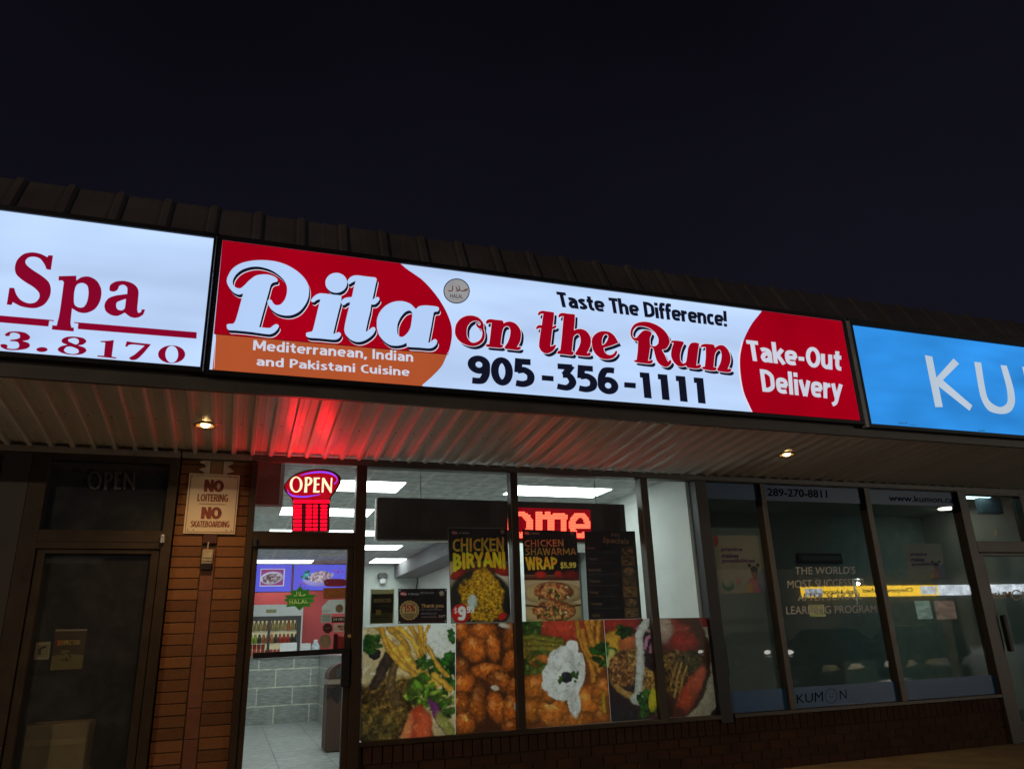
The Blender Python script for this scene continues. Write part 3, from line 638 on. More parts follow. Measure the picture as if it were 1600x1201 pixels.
# ---- spa door and window at the left
SL, SR = -1.46, -.60
fs = MB().box(-1.60, -1.475, -.045, .08, 0, 2.80, .003).box(-.60, -.525, -.045, .08, 0, 2.80, .003).box(-1.475, -.60, -.045, .08, 2.045, 2.19, .003).box(-1.475, -.60, -.04, .08, 2.745, 2.80).box(-1.475, -.60, -.05, -.045, 2.10, 2.115).build('door_frame', M['bronze'], bld)
glazing('transom_pane', -1.475, -.60, 2.19, 2.745, M['glassspa'], fs)
ds = MB().box(-1.47, -1.41, -.03, .03, .03, 2.04, .003).box(-.665, -.605, -.03, .03, .03, 2.04, .003).box(-1.41, -.665, -.03, .03, .03, .18).box(-1.41, -.665, -.03, .03, 2.01, 2.04)
sdoor = ds.build('glass_door', M['bronze'], bld)
glazing('door_pane', -1.41, -.665, .18, 2.01, M['glassspa'], sdoor)
k = P(254, 843, -.05); MB().cyl((k[0], -.06, k[2]), .018, .05, 'z').ball((k[0], -.06, k[2] + .03), .02, .02, .014).build('pivot', M['greystrip'], fs)
fw = MB().box(-1.80, -1.60, -.04, .08, .45, 2.80, .004).box(-5, -1.80, -.05, .09, .45, .52).box(-5, -1.80, -.04, .07, 2.76, 2.80).build('window_frame', pbr('spa_frame', (.05, .042, .034), .5), bld)
glazing('pane', -5, -1.80, .52, 2.76, M['glassspa'], fw)
# spa room
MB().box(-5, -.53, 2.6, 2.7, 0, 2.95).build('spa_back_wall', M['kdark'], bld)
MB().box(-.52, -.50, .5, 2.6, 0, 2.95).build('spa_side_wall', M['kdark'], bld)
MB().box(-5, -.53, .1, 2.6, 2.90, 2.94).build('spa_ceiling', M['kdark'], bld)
# ---- tutoring centre windows
K = [(4.64, 5.30), (5.365, 6.735), (6.81, 8.165)]
storefront(K, M['glassdark'], .515, 2.79)
kf = MB().box(8.165, 8.30, -.045, .08, .0, 2.80, .004).box(9.20, 9.34, -.045, .08, 0, 2.80, .004).box(8.30, 9.20, -.045, .08, 2.07, 2.20, .003).box(8.30, 9.20, -.045, .08, 2.765, 2.80).build('door_frame', M['bronze'], bld)
glazing('transom_pane', 8.30, 9.20, 2.20, 2.765, M['glassdark'], kf)
kd = MB().box(8.305, 8.38, -.03, .03, .03, 2.06, .003).box(9.12, 9.195, -.03, .03, .03, 2.06, .003).box(8.38, 9.12, -.03, .03, .03, .2).box(8.38, 9.12, -.03, .03, 2.03, 2.06).build('glass_door', M['bronze'], bld)
glazing('door_pane', 8.38, 9.12, .2, 2.03, M['glassdark'], kd)
MB().box(8.40, 8.46, -.09, -.03, .95, 1.35, .01).build('handle', M['black'], kd)
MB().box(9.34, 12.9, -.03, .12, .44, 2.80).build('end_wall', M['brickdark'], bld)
# rooms
MB().box(.05, 4.45, .1, 10.2, -.01, .012).build('floor', M['floor'], bld)
MB().box(.05, 4.45, .09, 9.9, 2.90, 2.93).build('ceiling', M['ceil'], bld)
MB().box(-.02, .05, .505, 9.9, 0, 2.92).box(.0462, .0495, .07, .504, 0, 2.92).build('left_wall', M['wall'], bld)
MB().box(.05, 2.55, 9.8, 9.9, 0, 2.92).build('red_back_wall', M['redwall'], bld)
MB().box(2.55, 3.75, 9.8, 9.9, 0, 2.92).build('back_wall', M['wall'], bld)
MB().box(3.73, 3.80, 2.6, 9.8, 0, 2.92).build('partition_wall', M['wallwhite'], bld)
MB().box(3.80, 4.45, 2.6, 2.66, 2.35, 2.92).build('partition_header', M['wallwhite'], bld)
MB().box(3.80, 4.45, 2.9, 2.96, 0, 2.92).build('dim_passage', pbr('teal_grey', (.10, .14, .14), .7), bld)
MB().box(4.45, 4.60, .1, 2.96, 0, 2.94).build('party_wall', M['wallwhite'], bld)
MB().box(3.2, 3.73, 4.0, 9.8, 2.62, 2.9).build('duct_bulkhead', pbr('bulkhead', (.16, .16, .17), .7), bld)
# tutoring rooms
MB().box(4.60, 8.30, 2.4, 2.46, 0, 2.94).build('classroom_wall', M['kwall'], bld)
MB().box(8.30, 10.2, 2.4, 2.46, 0, 2.94).build('vestibule_back', pbr('teal_wall', (.30, .42, .40), .6), bld)
MB().box(10.2, 10.26, .1, 2.46, 0, 2.94).build('vestibule_side', M['kwall'], bld)
MB().box(4.60, 10.2, .1, 2.4, 2.90, 2.94).build('tutoring_ceiling', M['kwall'], bld)
MB().box(4.60, 10.2, .1, 2.4, -.01, .01).build('tutoring_floor', M['kwall'], bld)

# ------------------------------------------------------------------ the three light box signs
C_WHITE = (.50, .66, .95); C_RED = (.34, .0, .009); C_NAVY = (.006, .007, .018)
E_ = {}
E_['white'] = emit('sign_white', C_WHITE, 1.0, .17, 1.0, (.7, 1, 2.6))
E_['letter'] = emit('sign_letter_white', (.47, .64, .95), .98, .06, 1.2)
E_['red'] = emit('sign_red', C_RED, 1.0, .18, 1.2)
E_['runred'] = emit('sign_run_red', (.33, .001, .012), .95, .08, 1.3)
E_['orange'] = emit('sign_orange', (.42, .085, .026), 1.0, .10, 1.4)
E_['navy'] = emit('sign_navy', C_NAVY, 1.0)
E_['edge'] = emit('sign_white_edge', (.75, .72, .85), 1.0)
E_['txt'] = emit('sign_text_white', (.60, .63, .74), 1.0, .06, 2)
E_['maroon'] = emit('sign_maroon', (.235, .002, .022), 1.0, .06, 2)
E_['blue'] = emit('sign_blue', (.030, .27, .76), 1.0, .30, 1.0, (.8, 1, 2.4))
E_['ku'] = emit('sign_pale_letter', (.47, .56, .66), 1.0, .06, 2)
E_['grey'] = emit('seal_grey', (.30, .30, .31), 1.0, .08, 9)
E_['brown'] = emit('seal_brown', (.11, .03, .018), 1.0)
F0, F1, FB, FT = -.292, 5.385, 3.092, 4.106

def sign_box(root, x0, x1, z0, z1, face_mat, frame_mat):
    fr = MB()
    t = .038
    fr.box(x0 - t, x1 + t, YS - .02, YS + .055, z1, z1 + t, .004).box(x0 - t, x1 + t, YS - .02, YS + .055, z0 - t, z0, .004)
    fr.box(x0 - t, x0, YS - .02, YS + .055, z0, z1, .003).box(x1, x1 + t, YS - .02, YS + .055, z0, z1, .003)
    fr.build('frame', frame_mat, root)
    MB().box(x0 + .001, x1 - .001, YS, YS + .012, z0 + .001, z1 - .001).build('face', face_mat, root)

spa = thing('light_box_sign', 'white backlit sign box with maroon serif lettering Spa above a phone number', 'sign', (-2.4, YS, 3.1))
sign_box(spa, -4.9, -.352, 3.106, 4.112, E_['white'], M['black'])
rst = thing('light_box_sign', 'long red and white backlit sign box reading Pita on the Run over the lit shop', 'sign', (2.5, YS, 3.1))
sign_box(rst, F0, F1, FB, FT, E_['white'], M['black'])
tut = thing('light_box_sign', 'bright blue backlit sign box with pale thin capitals KU at the right end', 'sign', (8.0, YS, 3.1))
sign_box(tut, 5.505, 11.2, 3.07, 4.08, E_['blue'], M['black'])
MB().box(-.333, -.326, YS - .03, YS - .02, 3.07, 4.12, .002).build('bright_strip', M['chrome'], rst)
MB().box(5.425, 5.465, YS - .028, YS + .03, 3.03, 4.11, .004).build('grey_strip', M['greystrip'], tut)
for z in (3.12, 3.5, 3.83): MB().ball((-.3295, YS - .031, z), .006, .004, .006, 10).build('screw', M['chrome'], rst)

L1, L2, L3, L4 = YS - .004, YS - .008, YS - .011, YS - .014
fz = (0, 0, 1)
cx_, cz_ = (F0 + .001, F1 - .001), (FB + .001, FT - .001)
arc = [(626, 412), (635.3, 420), (658.6, 436.3), (672.6, 450.3), (685.4, 466.6), (695.9, 484), (702.9, 500.4), (706, 513.2), (706, 527.2), (703, 543.5), (701, 549)]
arc2 = [(701, 549), (697, 557.5), (690, 572), (674, 589), (660, 601)]
sm_ = lambda l: smooth([(x, y, False) for x, y in l], 6, False)
whiteedge = [(x + 1.6, y - .6) for x, y in sm_(arc + arc2[1:])]
shape('red_field', [[(338, 340), (626, 340)] + sm_(arc) + [(697.5, 553.6), (334, 521.5)]], fz, L1, E_['red'], rst, clampx=cx_, clampz=cz_)
shape('orange_field', [[(325, 521), (700.4, 553.8)] + sm_(arc2) + [(660, 625), (325, 610)]], fz, YS - .0055, E_['orange'], rst, clampx=(F0 + .02, cx_[1]), clampz=cz_)
shape('field_edge', [thickline([(335, 521.6), (699, 553.6)], 1.2)], fz, YS - .007, emit('sign_dark_red', (.10, .002, .006), 1), rst)
shape('field_edge', [thickline([(337, 527), (334.5, 575)], .7)], fz, YS - .007, E_['edge'], rst, clampx=cx_, clampz=cz_)
rarc = [(1192, 482), (1188.8, 488), (1174, 507), (1162.3, 530.5), (1156.4, 557), (1157, 583.4), (1162.3, 612.8), (1171, 633.3), (1178, 648), (1186, 665)]
shape('white_rim', [[(x - 2.6, y) for x, y in sm_(rarc)] + [(1380, 690), (1380, 440)]], fz, YS - .0035, E_['edge'], rst, clampx=(cx_[0], F1 - 1.2), clampz=cz_)
shape('red_field', [sm_(rarc) + [(1400, 700), (1400, 430)]], fz, YS - .0055, E_['red'], rst, clampx=cx_, clampz=cz_)

PITA = [((345, 395, 8.581), ['80,990 80,962 120,950 160,950 192,918 230,800 270,650 *300,545 240,560 170,530 110,460 80,380 100,300 160,210 270,140 420,105 580,98 750,118 900,170 1030,250 1130,350 1178,450 1178,580 1140,680 1060,780 960,832 860,840 760,815 680,760 635,690 625,650 645,625 680,635 700,670 740,700 800,690 855,630 885,540 885,450 850,370 780,300 690,240 600,205 500,185 400,190 290,225 210,285 165,360 165,425 205,465 260,475 310,440 380,370 460,310 540,290 640,292 720,320 760,355 755,385 700,400 670,430 650,500 600,680 550,860 *515,995 590,1003 660,1005 700,975 740,955 775,970 770,1010 720,1065 660,1090 580,1085 400,1060 200,1040 110,1035 85,1010']),
        ((470, 415, 8.581), [ell(475, 230, 146, 134)]),
        ((470, 415, 8.581), ['70,920 75,900 120,888 150,880 165,850 200,710 235,560 *262,450 215,460 175,490 140,480 140,455 190,400 250,372 330,375 430,388 520,398 545,420 540,480 510,600 470,760 *435,912 470,905 510,890 538,915 530,950 490,985 430,992 250,975 110,965 75,945']),
        ((470, 415, 8.581), ['*735,205 690,225 650,248 625,225 640,180 690,140 760,130 880,145 1000,160 1018,185 1000,270 980,370 *960,455 1000,430 1035,420 1055,445 1035,485 990,520 *945,520 930,620 900,740 *870,885 910,865 960,825 990,828 1000,865 960,930 880,990 800,1020 730,1018 660,985 600,920 583,860 595,770 630,620 *662,490 620,500 575,530 545,510 545,470 600,430 *685,420 705,320']),
        ((570, 420, 8.581), ['160,760 165,670 200,580 270,500 360,450 450,432 540,440 620,475 *685,540 720,505 790,490 900,495 980,510 995,535 980,570 930,580 915,640 890,780 *850,990 885,975 935,940 968,960 960,1010 910,1055 850,1065 730,1055 580,1045 562,1020 *560,990 510,1015 430,1030 340,1020 260,970 200,900 170,830', '435,830 440,740 480,650 540,580 600,558 635,590 630,680 610,790 570,860 510,910 465,905 440,870'])]
for fr_, c in PITA:
    g = shape('letter', c, fr_, L3, E_['letter'], rst)
    shape('letter_shadow', c, fr_, L2, E_['navy'], g, off=(1.9, 4.6))
    shape('letter_edge', c, fr_, YS - .0072, E_['edge'], g, off=(2.7, 5.7))
RUN = [((700, 470, 11.43), ['125,510 150,410 220,320 320,270 430,262 530,290 600,350 638,420 *635,487 655,560 655,650 620,730 550,785 460,810 350,795 240,745 170,680 130,600', '335,540 345,470 390,400 450,362 520,358 572,388 580,425 555,438 *528,400 502,400 510,450 550,490 *598,508 613,570 600,650 560,705 490,742 430,742 375,700 340,630']),
       ((700, 470, 11.43), ['675,380 700,340 760,325 860,338 970,350 990,375 *990,400 1050,375 1120,370 1200,400 1260,460 1300,540 1305,630 1285,730 *1230,825 1270,820 1295,815 1300,850 1260,880 1150,870 1020,855 *1005,830 1060,750 1100,650 1115,540 1095,470 1050,450 995,480 965,580 *940,780 975,785 985,810 950,840 850,835 700,820 675,800 690,775 *735,770 755,620 *780,390 740,395 700,410 680,400']),
       ((830, 470, 10), ['105,210 120,175 170,155 260,165 355,180 *358,200 350,300 *335,405 375,380 395,395 380,425 *330,445 315,580 *300,710 340,700 375,682 388,700 350,770 280,815 220,820 160,785 125,720 125,640 *155,425 115,430 85,445 75,420 110,380 *165,380 175,300 *190,200 150,205 120,230']),
       ((830, 470, 10), ['425,240 440,205 490,188 580,200 670,208 *685,220 680,330 *668,460 720,440 790,440 860,470 915,540 935,620 920,720 *870,820 910,805 930,820 920,860 840,865 700,845 *685,820 740,730 770,640 765,560 735,515 690,530 660,570 *636,790 655,790 665,815 640,850 540,840 420,825 405,810 420,785 *455,770 475,600 *505,240 460,245 435,265']),
       ((830, 470, 10), ['945,650 955,580 1000,520 1070,480 1150,472 1230,490 1300,545 *1365,655 1250,700 *1130,735 1150,800 1200,840 1260,840 1300,810 1320,780 1345,790 1330,840 1280,890 1200,912 1100,900 1020,845 965,760', '1105,660 1110,590 1140,530 1180,522 1205,550 1190,610 1160,660 1115,690']),
       ((975, 490, 8.889), ['90,280 100,210 150,145 230,115 330,115 440,150 540,215 605,290 635,380 620,440 580,490 *525,500 565,570 600,650 *615,665 640,640 660,665 640,710 590,740 520,720 460,660 430,570 405,480 *365,460 350,560 *335,655 370,645 395,640 400,670 370,695 280,690 150,670 140,650 *175,640 190,520 *195,380 150,375 110,340', '120,300 130,230 180,180 260,175 350,200 430,260 475,340 475,410 430,450 *365,440 360,350 385,270 340,235 270,235 210,290 170,335 135,330']),
       ((975, 490, 8.889), ['650,400 665,375 740,375 825,390 *830,415 800,480 780,570 785,650 820,690 860,670 *880,560 890,480 930,410 1000,400 *1045,415 1030,520 *1005,720 1040,705 1070,710 1060,750 1000,765 *880,748 *862,718 810,735 750,725 690,670 655,590 660,500 *690,405']),
       ((975, 490, 8.889), ['1060,470 1080,430 1140,418 1250,432 *1262,470 1320,438 1390,445 1450,510 1480,600 1475,680 *1440,770 1475,760 1492,790 1450,815 1310,797 *1290,775 1335,690 1355,600 1345,520 1310,500 1265,560 *1245,742 1280,745 1278,785 1200,790 1090,765 1085,742 *1122,732 1135,600 *1135,465 1090,462'])]
for fr_, c in RUN:
    g = shape('letter', c, fr_, L4, E_['runred'], rst)
    for k, (dx, dy) in enumerate(((-.8, -.8), (.7, -.7), (.8, .7), (-.7, .7))):
        shape('letter_edge', c, fr_, L4 + .002 + .0004 * k, E_['edge'], g, off=(dx, dy))
    shape('letter_shadow', c, fr_, L2, E_['navy'], g, off=(4.0, 4.9))
R3, R4, R2 = lambda x, y: (680 + x / 3.2, 400 + y / 3.2), lambda x, y: (1130 + x / 3.404, 460 + y / 3.404), lambda x, y: (330 + x / 4, 360 + y / 4)
stext('lettering', 'Taste The Difference!', [R3(603, 172), R3(1455, 270), R3(1460, 354), R3(622, 254)], L1, E_['navy'], rst, .205, .02)
stext('lettering', '905', [R3(160, 492), R3(497, 516), R3(497, 659), R3(166, 637)], L1, E_['navy'], rst, .215, .03)
stext('lettering', '356', [R3(605, 535), R3(912, 558), R3(918, 697), R3(608, 668)], L1, E_['navy'], rst, .215, .03)
mbp = [[(533, 595), (592, 600), (592, 626), (533, 621)], [(945, 630), (1003, 634), (1003, 661), (945, 656)]]
for k in range(4):
    o_ = (90 * k, 8.7 * k)
    mbp.append([(1022 + o_[0], 580 + o_[1]), (1070 + o_[0], 584 + o_[1]), (1083 + o_[0], 712 + o_[1]), (1045 + o_[0], 708 + o_[1]), (1036 + o_[0], 608 + o_[1]), (1024 + o_[0], 607 + o_[1])])
for k, c in enumerate(mbp): shape('dash' if k < 2 else 'numeral', [c], (680, 400, 3.2), L1, E_['navy'], rst)
stext('lettering', 'Take-Out', [R4(120, 237), R4(628, 291), R4(628, 411), R4(140, 356)], YS - .0085, E_['txt'], rst, .19, .02)
stext('lettering', 'Delivery', [R4(193, 391), R4(636, 442), R4(634, 600), R4(215, 556)], YS - .0085, E_['txt'], rst, .185, .035)
stext('lettering', 'Mediterranean, Indian', [R2(265, 682), R2(1262, 758), R2(1262, 830), R2(260, 757)], YS - .0085, E_['txt'], rst, .16, .03)
stext('lettering', 'and Pakistani Cuisine', [R2(285, 786), R2(1240, 856), R2(1240, 912), R2(283, 845)], YS - .0085, E_['txt'], rst, .16, .03)
# round halal seal
g = shape('seal', [ell(107, 175, 66, 63)], (680, 400, 3.2), L1, E_['navy'], rst)
shape('seal_face', [ell(107, 175, 61.5, 58.5)], (680, 400, 3.2), YS - .006, E_['grey'], g)
def arabic(name, fr_, Y, mat, parent, s=1.0):
    """halal in Arabic, drawn as pen strokes"""
    w_ = lambda t: (9 + 7 * math.sin(math.pi * t)) * s
    cs = [thickline(smooth([(x, y, False) for x, y in l], 6, False), w_) for l in
          ([(98, 42), (103, 80), (96, 120), (60, 130), (30, 118)], [(150, 55), (165, 95), (190, 122)], [(192, 40), (205, 95), (190, 128), (150, 122)], [(206, 112), (250, 128), (295, 122), (330, 100), (268, 108)])]
    for k, c in enumerate(cs): shape(name, [c], fr_, Y - .0003 * k, mat, parent)
arabic('seal_script', (680 + 53 / 3.2, 400 + 132 / 3.2, 9.6), YS - .0075, E_['brown'], g)
txt('seal_text', 'HALAL', [R3(75, 188), R3(140, 193), R3(140, 213), R3(75, 208)], YS - .0075, E_['navy'], g)
# spa lettering
SP = (0, 385, 6.667)
for c in (['*505,92 *552,95 *530,245 *485,238 465,190 420,130 360,108 300,115 265,150 275,190 340,245 440,310 510,375 530,450 515,530 460,605 380,640 300,640 210,620 *133,580 *120,610 *70,605 *98,430 *148,432 170,500 220,560 300,592 370,580 410,530 405,480 350,425 240,355 170,290 155,220 180,140 250,78 340,62 430,80 *493,112'],
          ['*612,310 *795,305 *795,355 850,320 930,315 1010,360 1055,450 1045,560 990,650 900,692 820,685 *750,645 735,800 *745,845 *770,845 *768,885 *540,865 *545,820 *590,825 620,700 *665,375 650,355 *610,355', '770,570 775,470 800,400 860,380 910,410 922,490 905,580 870,630 820,635 780,610'],
          ['1140,450 1150,400 1210,365 1300,360 1390,390 1440,450 1440,540 1430,650 1440,690 1470,680 *1475,655 *1512,658 1490,710 1430,742 1360,735 *1300,690 1230,722 1160,715 1100,670 1090,600 1130,540 1210,510 *1325,495 1325,430 1290,400 1245,410 1225,450 1190,470 1150,465', '1210,620 1220,580 *1312,545 1300,640 1270,665 1225,655']):
    shape('letter', c, SP, L1, E_['maroon'], spa)
D5 = (0, 480, 5)
shape('underline', [[(-400, 30), (375, 96), (420, 101), (422, 109), (385, 106), (378, 150), (-400, 84)]], D5, L1, E_['maroon'], spa)
shape('underline', [[(580, 115), (625, 119), (1537, 195), (1535, 245), (608, 170), (611, 126), (578, 122)]], D5, L1, E_['maroon'], spa)
for c in (['38,212 70,192 130,188 200,200 235,230 220,255 *175,263 225,280 232,305 200,325 120,335 50,330 8,310 5,290 40,288 60,300 55,318 100,325 140,318 150,295 135,270 *80,264 *80,254 130,248 155,235 150,210 110,198 80,205 75,222 50,225'], [ell(328, 330, 44, 19)],
          ['575,228 650,240 675,265 650,290 *610,298 660,315 675,340 640,365 560,372 480,355 450,330 475,305 *525,292 485,275 485,250 520,232', '535,250 575,240 610,250 615,275 595,290 560,278 535,265', '500,335 520,310 560,308 610,330 612,355 570,365 520,355'],
          ['*785,263 850,261 *890,255 *873,385 *910,392 *908,400 *760,385 *762,376 *812,378 *822,275 *785,271'],
          ['*990,265 *1010,268 1030,272 *1180,288 1120,360 1070,405 1030,412 1010,395 1050,370 *1130,300 1040,290 1005,295 *995,308 *978,305'], [ell(1341, 367, 106, 70), ell(1342, 367, 50, 66)]):
    shape('numeral', c, D5, L1, E_['maroon'], spa)
# blue sign capitals
KU = (1130, 460, 3.404)
shape('letter', ['*1072,322 *1112,330 *1134,442 *1225,340 *1255,368 *1168,455 *1325,590 *1310,618 *1146,488 *1168,598 *1128,598'], KU, L1, E_['ku'], tut)
shape('letter', ['*1335,358 *1372,362 1388,470 1412,560 1470,598 1510,575 1508,500 *1475,375 *1508,378 1542,490 1552,570 1530,620 1480,635 1410,615 1368,540'], KU, L1, E_['ku'], tut)
shape('letter', ['*1590,384 *1622,388 *1720,520 *1740,400 *1775,404 *1830,680 *1795,676 *1750,470 *1722,590 *1640,470 *1690,660 *1655,656'], KU, L1, E_['ku'], tut)
for (a, b) in (((955, 682), 9), ((1375, 722), 7), ((1010, 690), 6)):          # grime on the blue face
    shape('stain', [[(a[0] - b * 2.6 + k * b * .5, a[1] + 4 - (0 if k in (0, 11) else b * random.uniform(.2, 1.1))) for k in range(12)]], KU, L1, emit('moss_stain', (.022, .14, .26), 1), tut, clampz=(3.071, 4))

# ------------------------------------------------------------------ soffit lights
def pot_light(px, py, label, power):
    c = PZ(px, py, 2.955); y = c[1]; zs = zw + (zf - zw) * (-y / 1.43)
    r = thing('pot_light', label, 'ceiling light', (c[0], y, zs - .03), 'recessed lights in the canopy soffit')
    m = MB(); seg = 28
    ringp = []
    for rr, dz in ((.058, .004), (.062, -.012), (.082, -.016), (.088, -.006)):
        ringp.append([(c[0] + rr * math.cos(k * 6.2832 / seg), y + rr * math.sin(k * 6.2832 / seg), zs - .03 + dz) for k in range(seg + 1)])
    m.strip(ringp).build('trim_ring', pbr('lamp_trim', (.55, .38, .18), .3, .6, .1), r, True)
    MB().cyl((c[0], y, zs - .024), .058, .01).build('baffle', pbr('lamp_baffle', (.5, .35, .18), .4, .5), r)
    MB().ball((c[0], y, zs - .036), .034, .034, .018).build('bulb', emit('warm_bulb', (1, .66, .28), 22), r, True)
    l = bpy.data.lights.new('lamp', 'SPOT'); l.energy = power; l.color = (1, .60, .26); l.spot_size = math.radians(138); l.spot_blend = .8; l.shadow_soft_size = .04
    o = bpy.data.objects.new('lamp', l); COL.objects.link(o); o.parent = r; o.location = (0, 0, -.035)
    return r
pot_light(322, 654, 'glowing recessed soffit light over the no loitering plate', 42)
pot_light(1228, 703, 'glowing recessed soffit light under the red Take-Out Delivery sign end', 20)

# ------------------------------------------------------------------ no loitering plate
nl = thing('warning_sign', 'cream metal plate reading NO LOITERING NO SKATEBOARDING screwed to the brick pillar', 'sign', (-.25, -.02, 2.18))
Zn = lambda x, y: (230 + x / 6.005, 690 + y / 6.005)
pm = pbr('cream_plate', (.68, .58, .40), .35, 0, .05, 5); rm = pbr('plate_red', (.20, .035, .02), .5)
YP = -.020
pquad('plate', [Zn(397, 293), Zn(871, 315), Zn(822, 864), Zn(336, 857)], YP, pm, nl, .005)
bd = [Zn(412, 308), Zn(858, 328), Zn(812, 850), Zn(352, 845)]; bi = [Zn(417, 313), Zn(853, 333), Zn(807, 845), Zn(358, 840)]
shape('border', [bd, bi], fz, YP - .002, rm, nl)
stext('lettering', 'NO', [Zn(540, 352), Zn(722, 360), Zn(717, 474), Zn(530, 468)], YP - .002, rm, nl, .24)
stext('lettering', 'LOITERING', [Zn(475, 485), Zn(762, 492), Zn(757, 566), Zn(468, 558)], YP - .002, rm, nl, .17)
stext('lettering', 'NO', [Zn(512, 610), Zn(700, 610), Zn(697, 726), Zn(502, 722)], YP - .002, rm, nl, .24)
stext('lettering', 'SKATEBOARDING', [Zn(412, 738), Zn(775, 742), Zn(770, 804), Zn(405, 800)], YP - .002, rm, nl, .17)
shape('rule', [thickline([Zn(485, 580), Zn(735, 588)], .9)], fz, YP - .002, rm, nl)
for x, y in ((428, 325), (477, 328), (782, 332), (830, 338), (380, 823), (433, 825), (742, 829), (788, 832)):
    q = P(*Zn(x, y), YP - .002); MB().cyl((q[0], q[1], q[2]), .0045, .004, 'y', 10).build('screw', M['black'], nl)
# bracket below the plate
bk = thing('wall_bracket', 'small pale metal bracket with dark base on the brick pillar below the cream plate', 'bracket', (xm, -.01, 2.0))
qa, qb = P(*Zn(520, 1010), -.02), P(*Zn(610, 1145), -.02)
pb = pbr('pale_metal', (.42, .36, .24), .5, .2, .3, 20)
MB().box(qa[0], qb[0], -.035, .01, qb[2], qa[2], .005).build('body', pb, bk)
s_ = P(*Zn(575, 940), -.02); MB().box(s_[0] - .006, s_[0] + .006, -.03, 0, qa[2], s_[2], .002).build('stem', pb, bk)
z3 = P(*Zn(560, 1200), -.02)[2]
MB().box(qa[0] - .002, qb[0] - .002, -.03, .01, z3, qb[2] - .001, .003).box(qa[0] + .005, qb[0] - .005, -.0375, -.0355, qb[2] + .018, qb[2] + .022).box(qa[0] + .005, qb[0] - .005, -.0375, -.0355, qb[2] + .045, qb[2] + .048).build('base', M['black'], bk)
zt_ = P(*Zn(560, 900), -.02)[2]
MB().box(xm - .055, xm + .055, -.012, .003, s_[2] - .01, s_[2] + .10, .004).build('backplate', pbr('rust_plate', (.07, .022, .014), .8), bk)

# ------------------------------------------------------------------ OPEN sign in the transom
op = thing('open_sign', 'oval red and violet neon OPEN sign with a red bar column behind the transom glass', 'neon sign', (.55, .06, 2.2))
OZ = (435, 725, 10.445); YO = .045
hs = shape('housing', ['100,330 180,230 330,140 560,85 750,85 900,125 1000,200 1020,280 990,360 940,440 *855,545 *835,640 *830,1100 *220,1100 *235,640 *230,590 170,510 105,430 90,380'], OZ, YO + .02, M['black'], op, ext=.015)
shape('panel', ['112,345 195,240 340,155 560,105 740,105 880,140 968,205 985,280 960,350 915,420 850,520 *820,560 *255,560 180,490 120,410'], OZ, YO, emit('neon_panel', (.40, .0, .008), 1.35), op)
cream = emit('neon_cream', (1.0, .80, .50), 1.6)
OP_G = [[ell(290, 330, 105, 130), ell(290, 330, 63, 110)], ['*430,212 500,208 545,230 555,275 530,330 480,352 *470,352 *468,460 *418,460 *435,300', '*474,238 500,238 512,270 495,315 *471,325'],
        ['*575,215 *680,215 *675,241 *622,241 *620,315 *670,315 *668,341 *619,341 *618,434 *675,430 *668,462 *565,460 *578,330'],
        ['*715,220 *750,222 *848,385 *856,222 *882,222 *868,468 *846,465 *745,300 *735,460 *703,458']]
for c in OP_G: shape('letter', c, OZ, YO - .004, cream, op)
violet = emit('neon_violet', (.22, .06, .95), 1.5)
shape('neon_arc', [thickline(smooth([(x, y, False) for x, y in ((360, 185), (480, 150), (620, 130), (750, 130), (870, 155), (945, 210), (955, 270), (910, 325))], 6, False), lambda t: 8 + 22 * math.sin(math.pi * min(1, t * 1.2)) if t < .8 else 14)], OZ, YO - .004, violet, op)
shape('neon_arc', [thickline(smooth([(x, y, False) for x, y in ((150, 410), (170, 475), (240, 515), (400, 530), (550, 515), (690, 490))], 6, False), lambda t: 6 + 20 * math.sin(math.pi * t))], OZ, YO - .004, violet, op)
ledr = emit('red_led', (1.0, .0, .008), 7); bars = []
for y, hh in ((604, 50), (680, 38), (742, 38), (803, 38), (864, 40), (928, 40), (992, 42), (1058, 42)):
    for k, (a, b) in enumerate(((252, 380), (455, 545), (572, 640), (695, 795)) if y > 610 else ((250, 380), (385, 550), (575, 690), (700, 822))):
        sh_ = (1 - (y - 600) / 460) * 8
        bars.append([(a + sh_ - 8, y - hh / 2), (b - 8 * (y > 610) + sh_, y - hh / 2), (b - 8 * (y > 610) + sh_, y + hh / 2), (a + sh_ - 8, y + hh / 2)])
shape('led_column', bars, OZ, YO - .002, ledr, op)
for lx in (.40, .66):
    l = bpy.data.lights.new('neon_glow', 'SPOT'); l.energy = 11; l.color = (1, .0, .012); l.spot_size = math.radians(160); l.spot_blend = .8; l.shadow_soft_size = .03
    o = bpy.data.objects.new('neon_glow', l); COL.objects.link(o); o.parent = op; o.location = (lx - .55, -.03, .30); o.rotation_euler = (math.radians(-150), 0, 0)
shape('column_back', [[(250, 570), (825, 570), (815, 1095), (240, 1095)]], OZ, YO + .001, emit('led_back', (.05, .0, .003), 1.0), op)

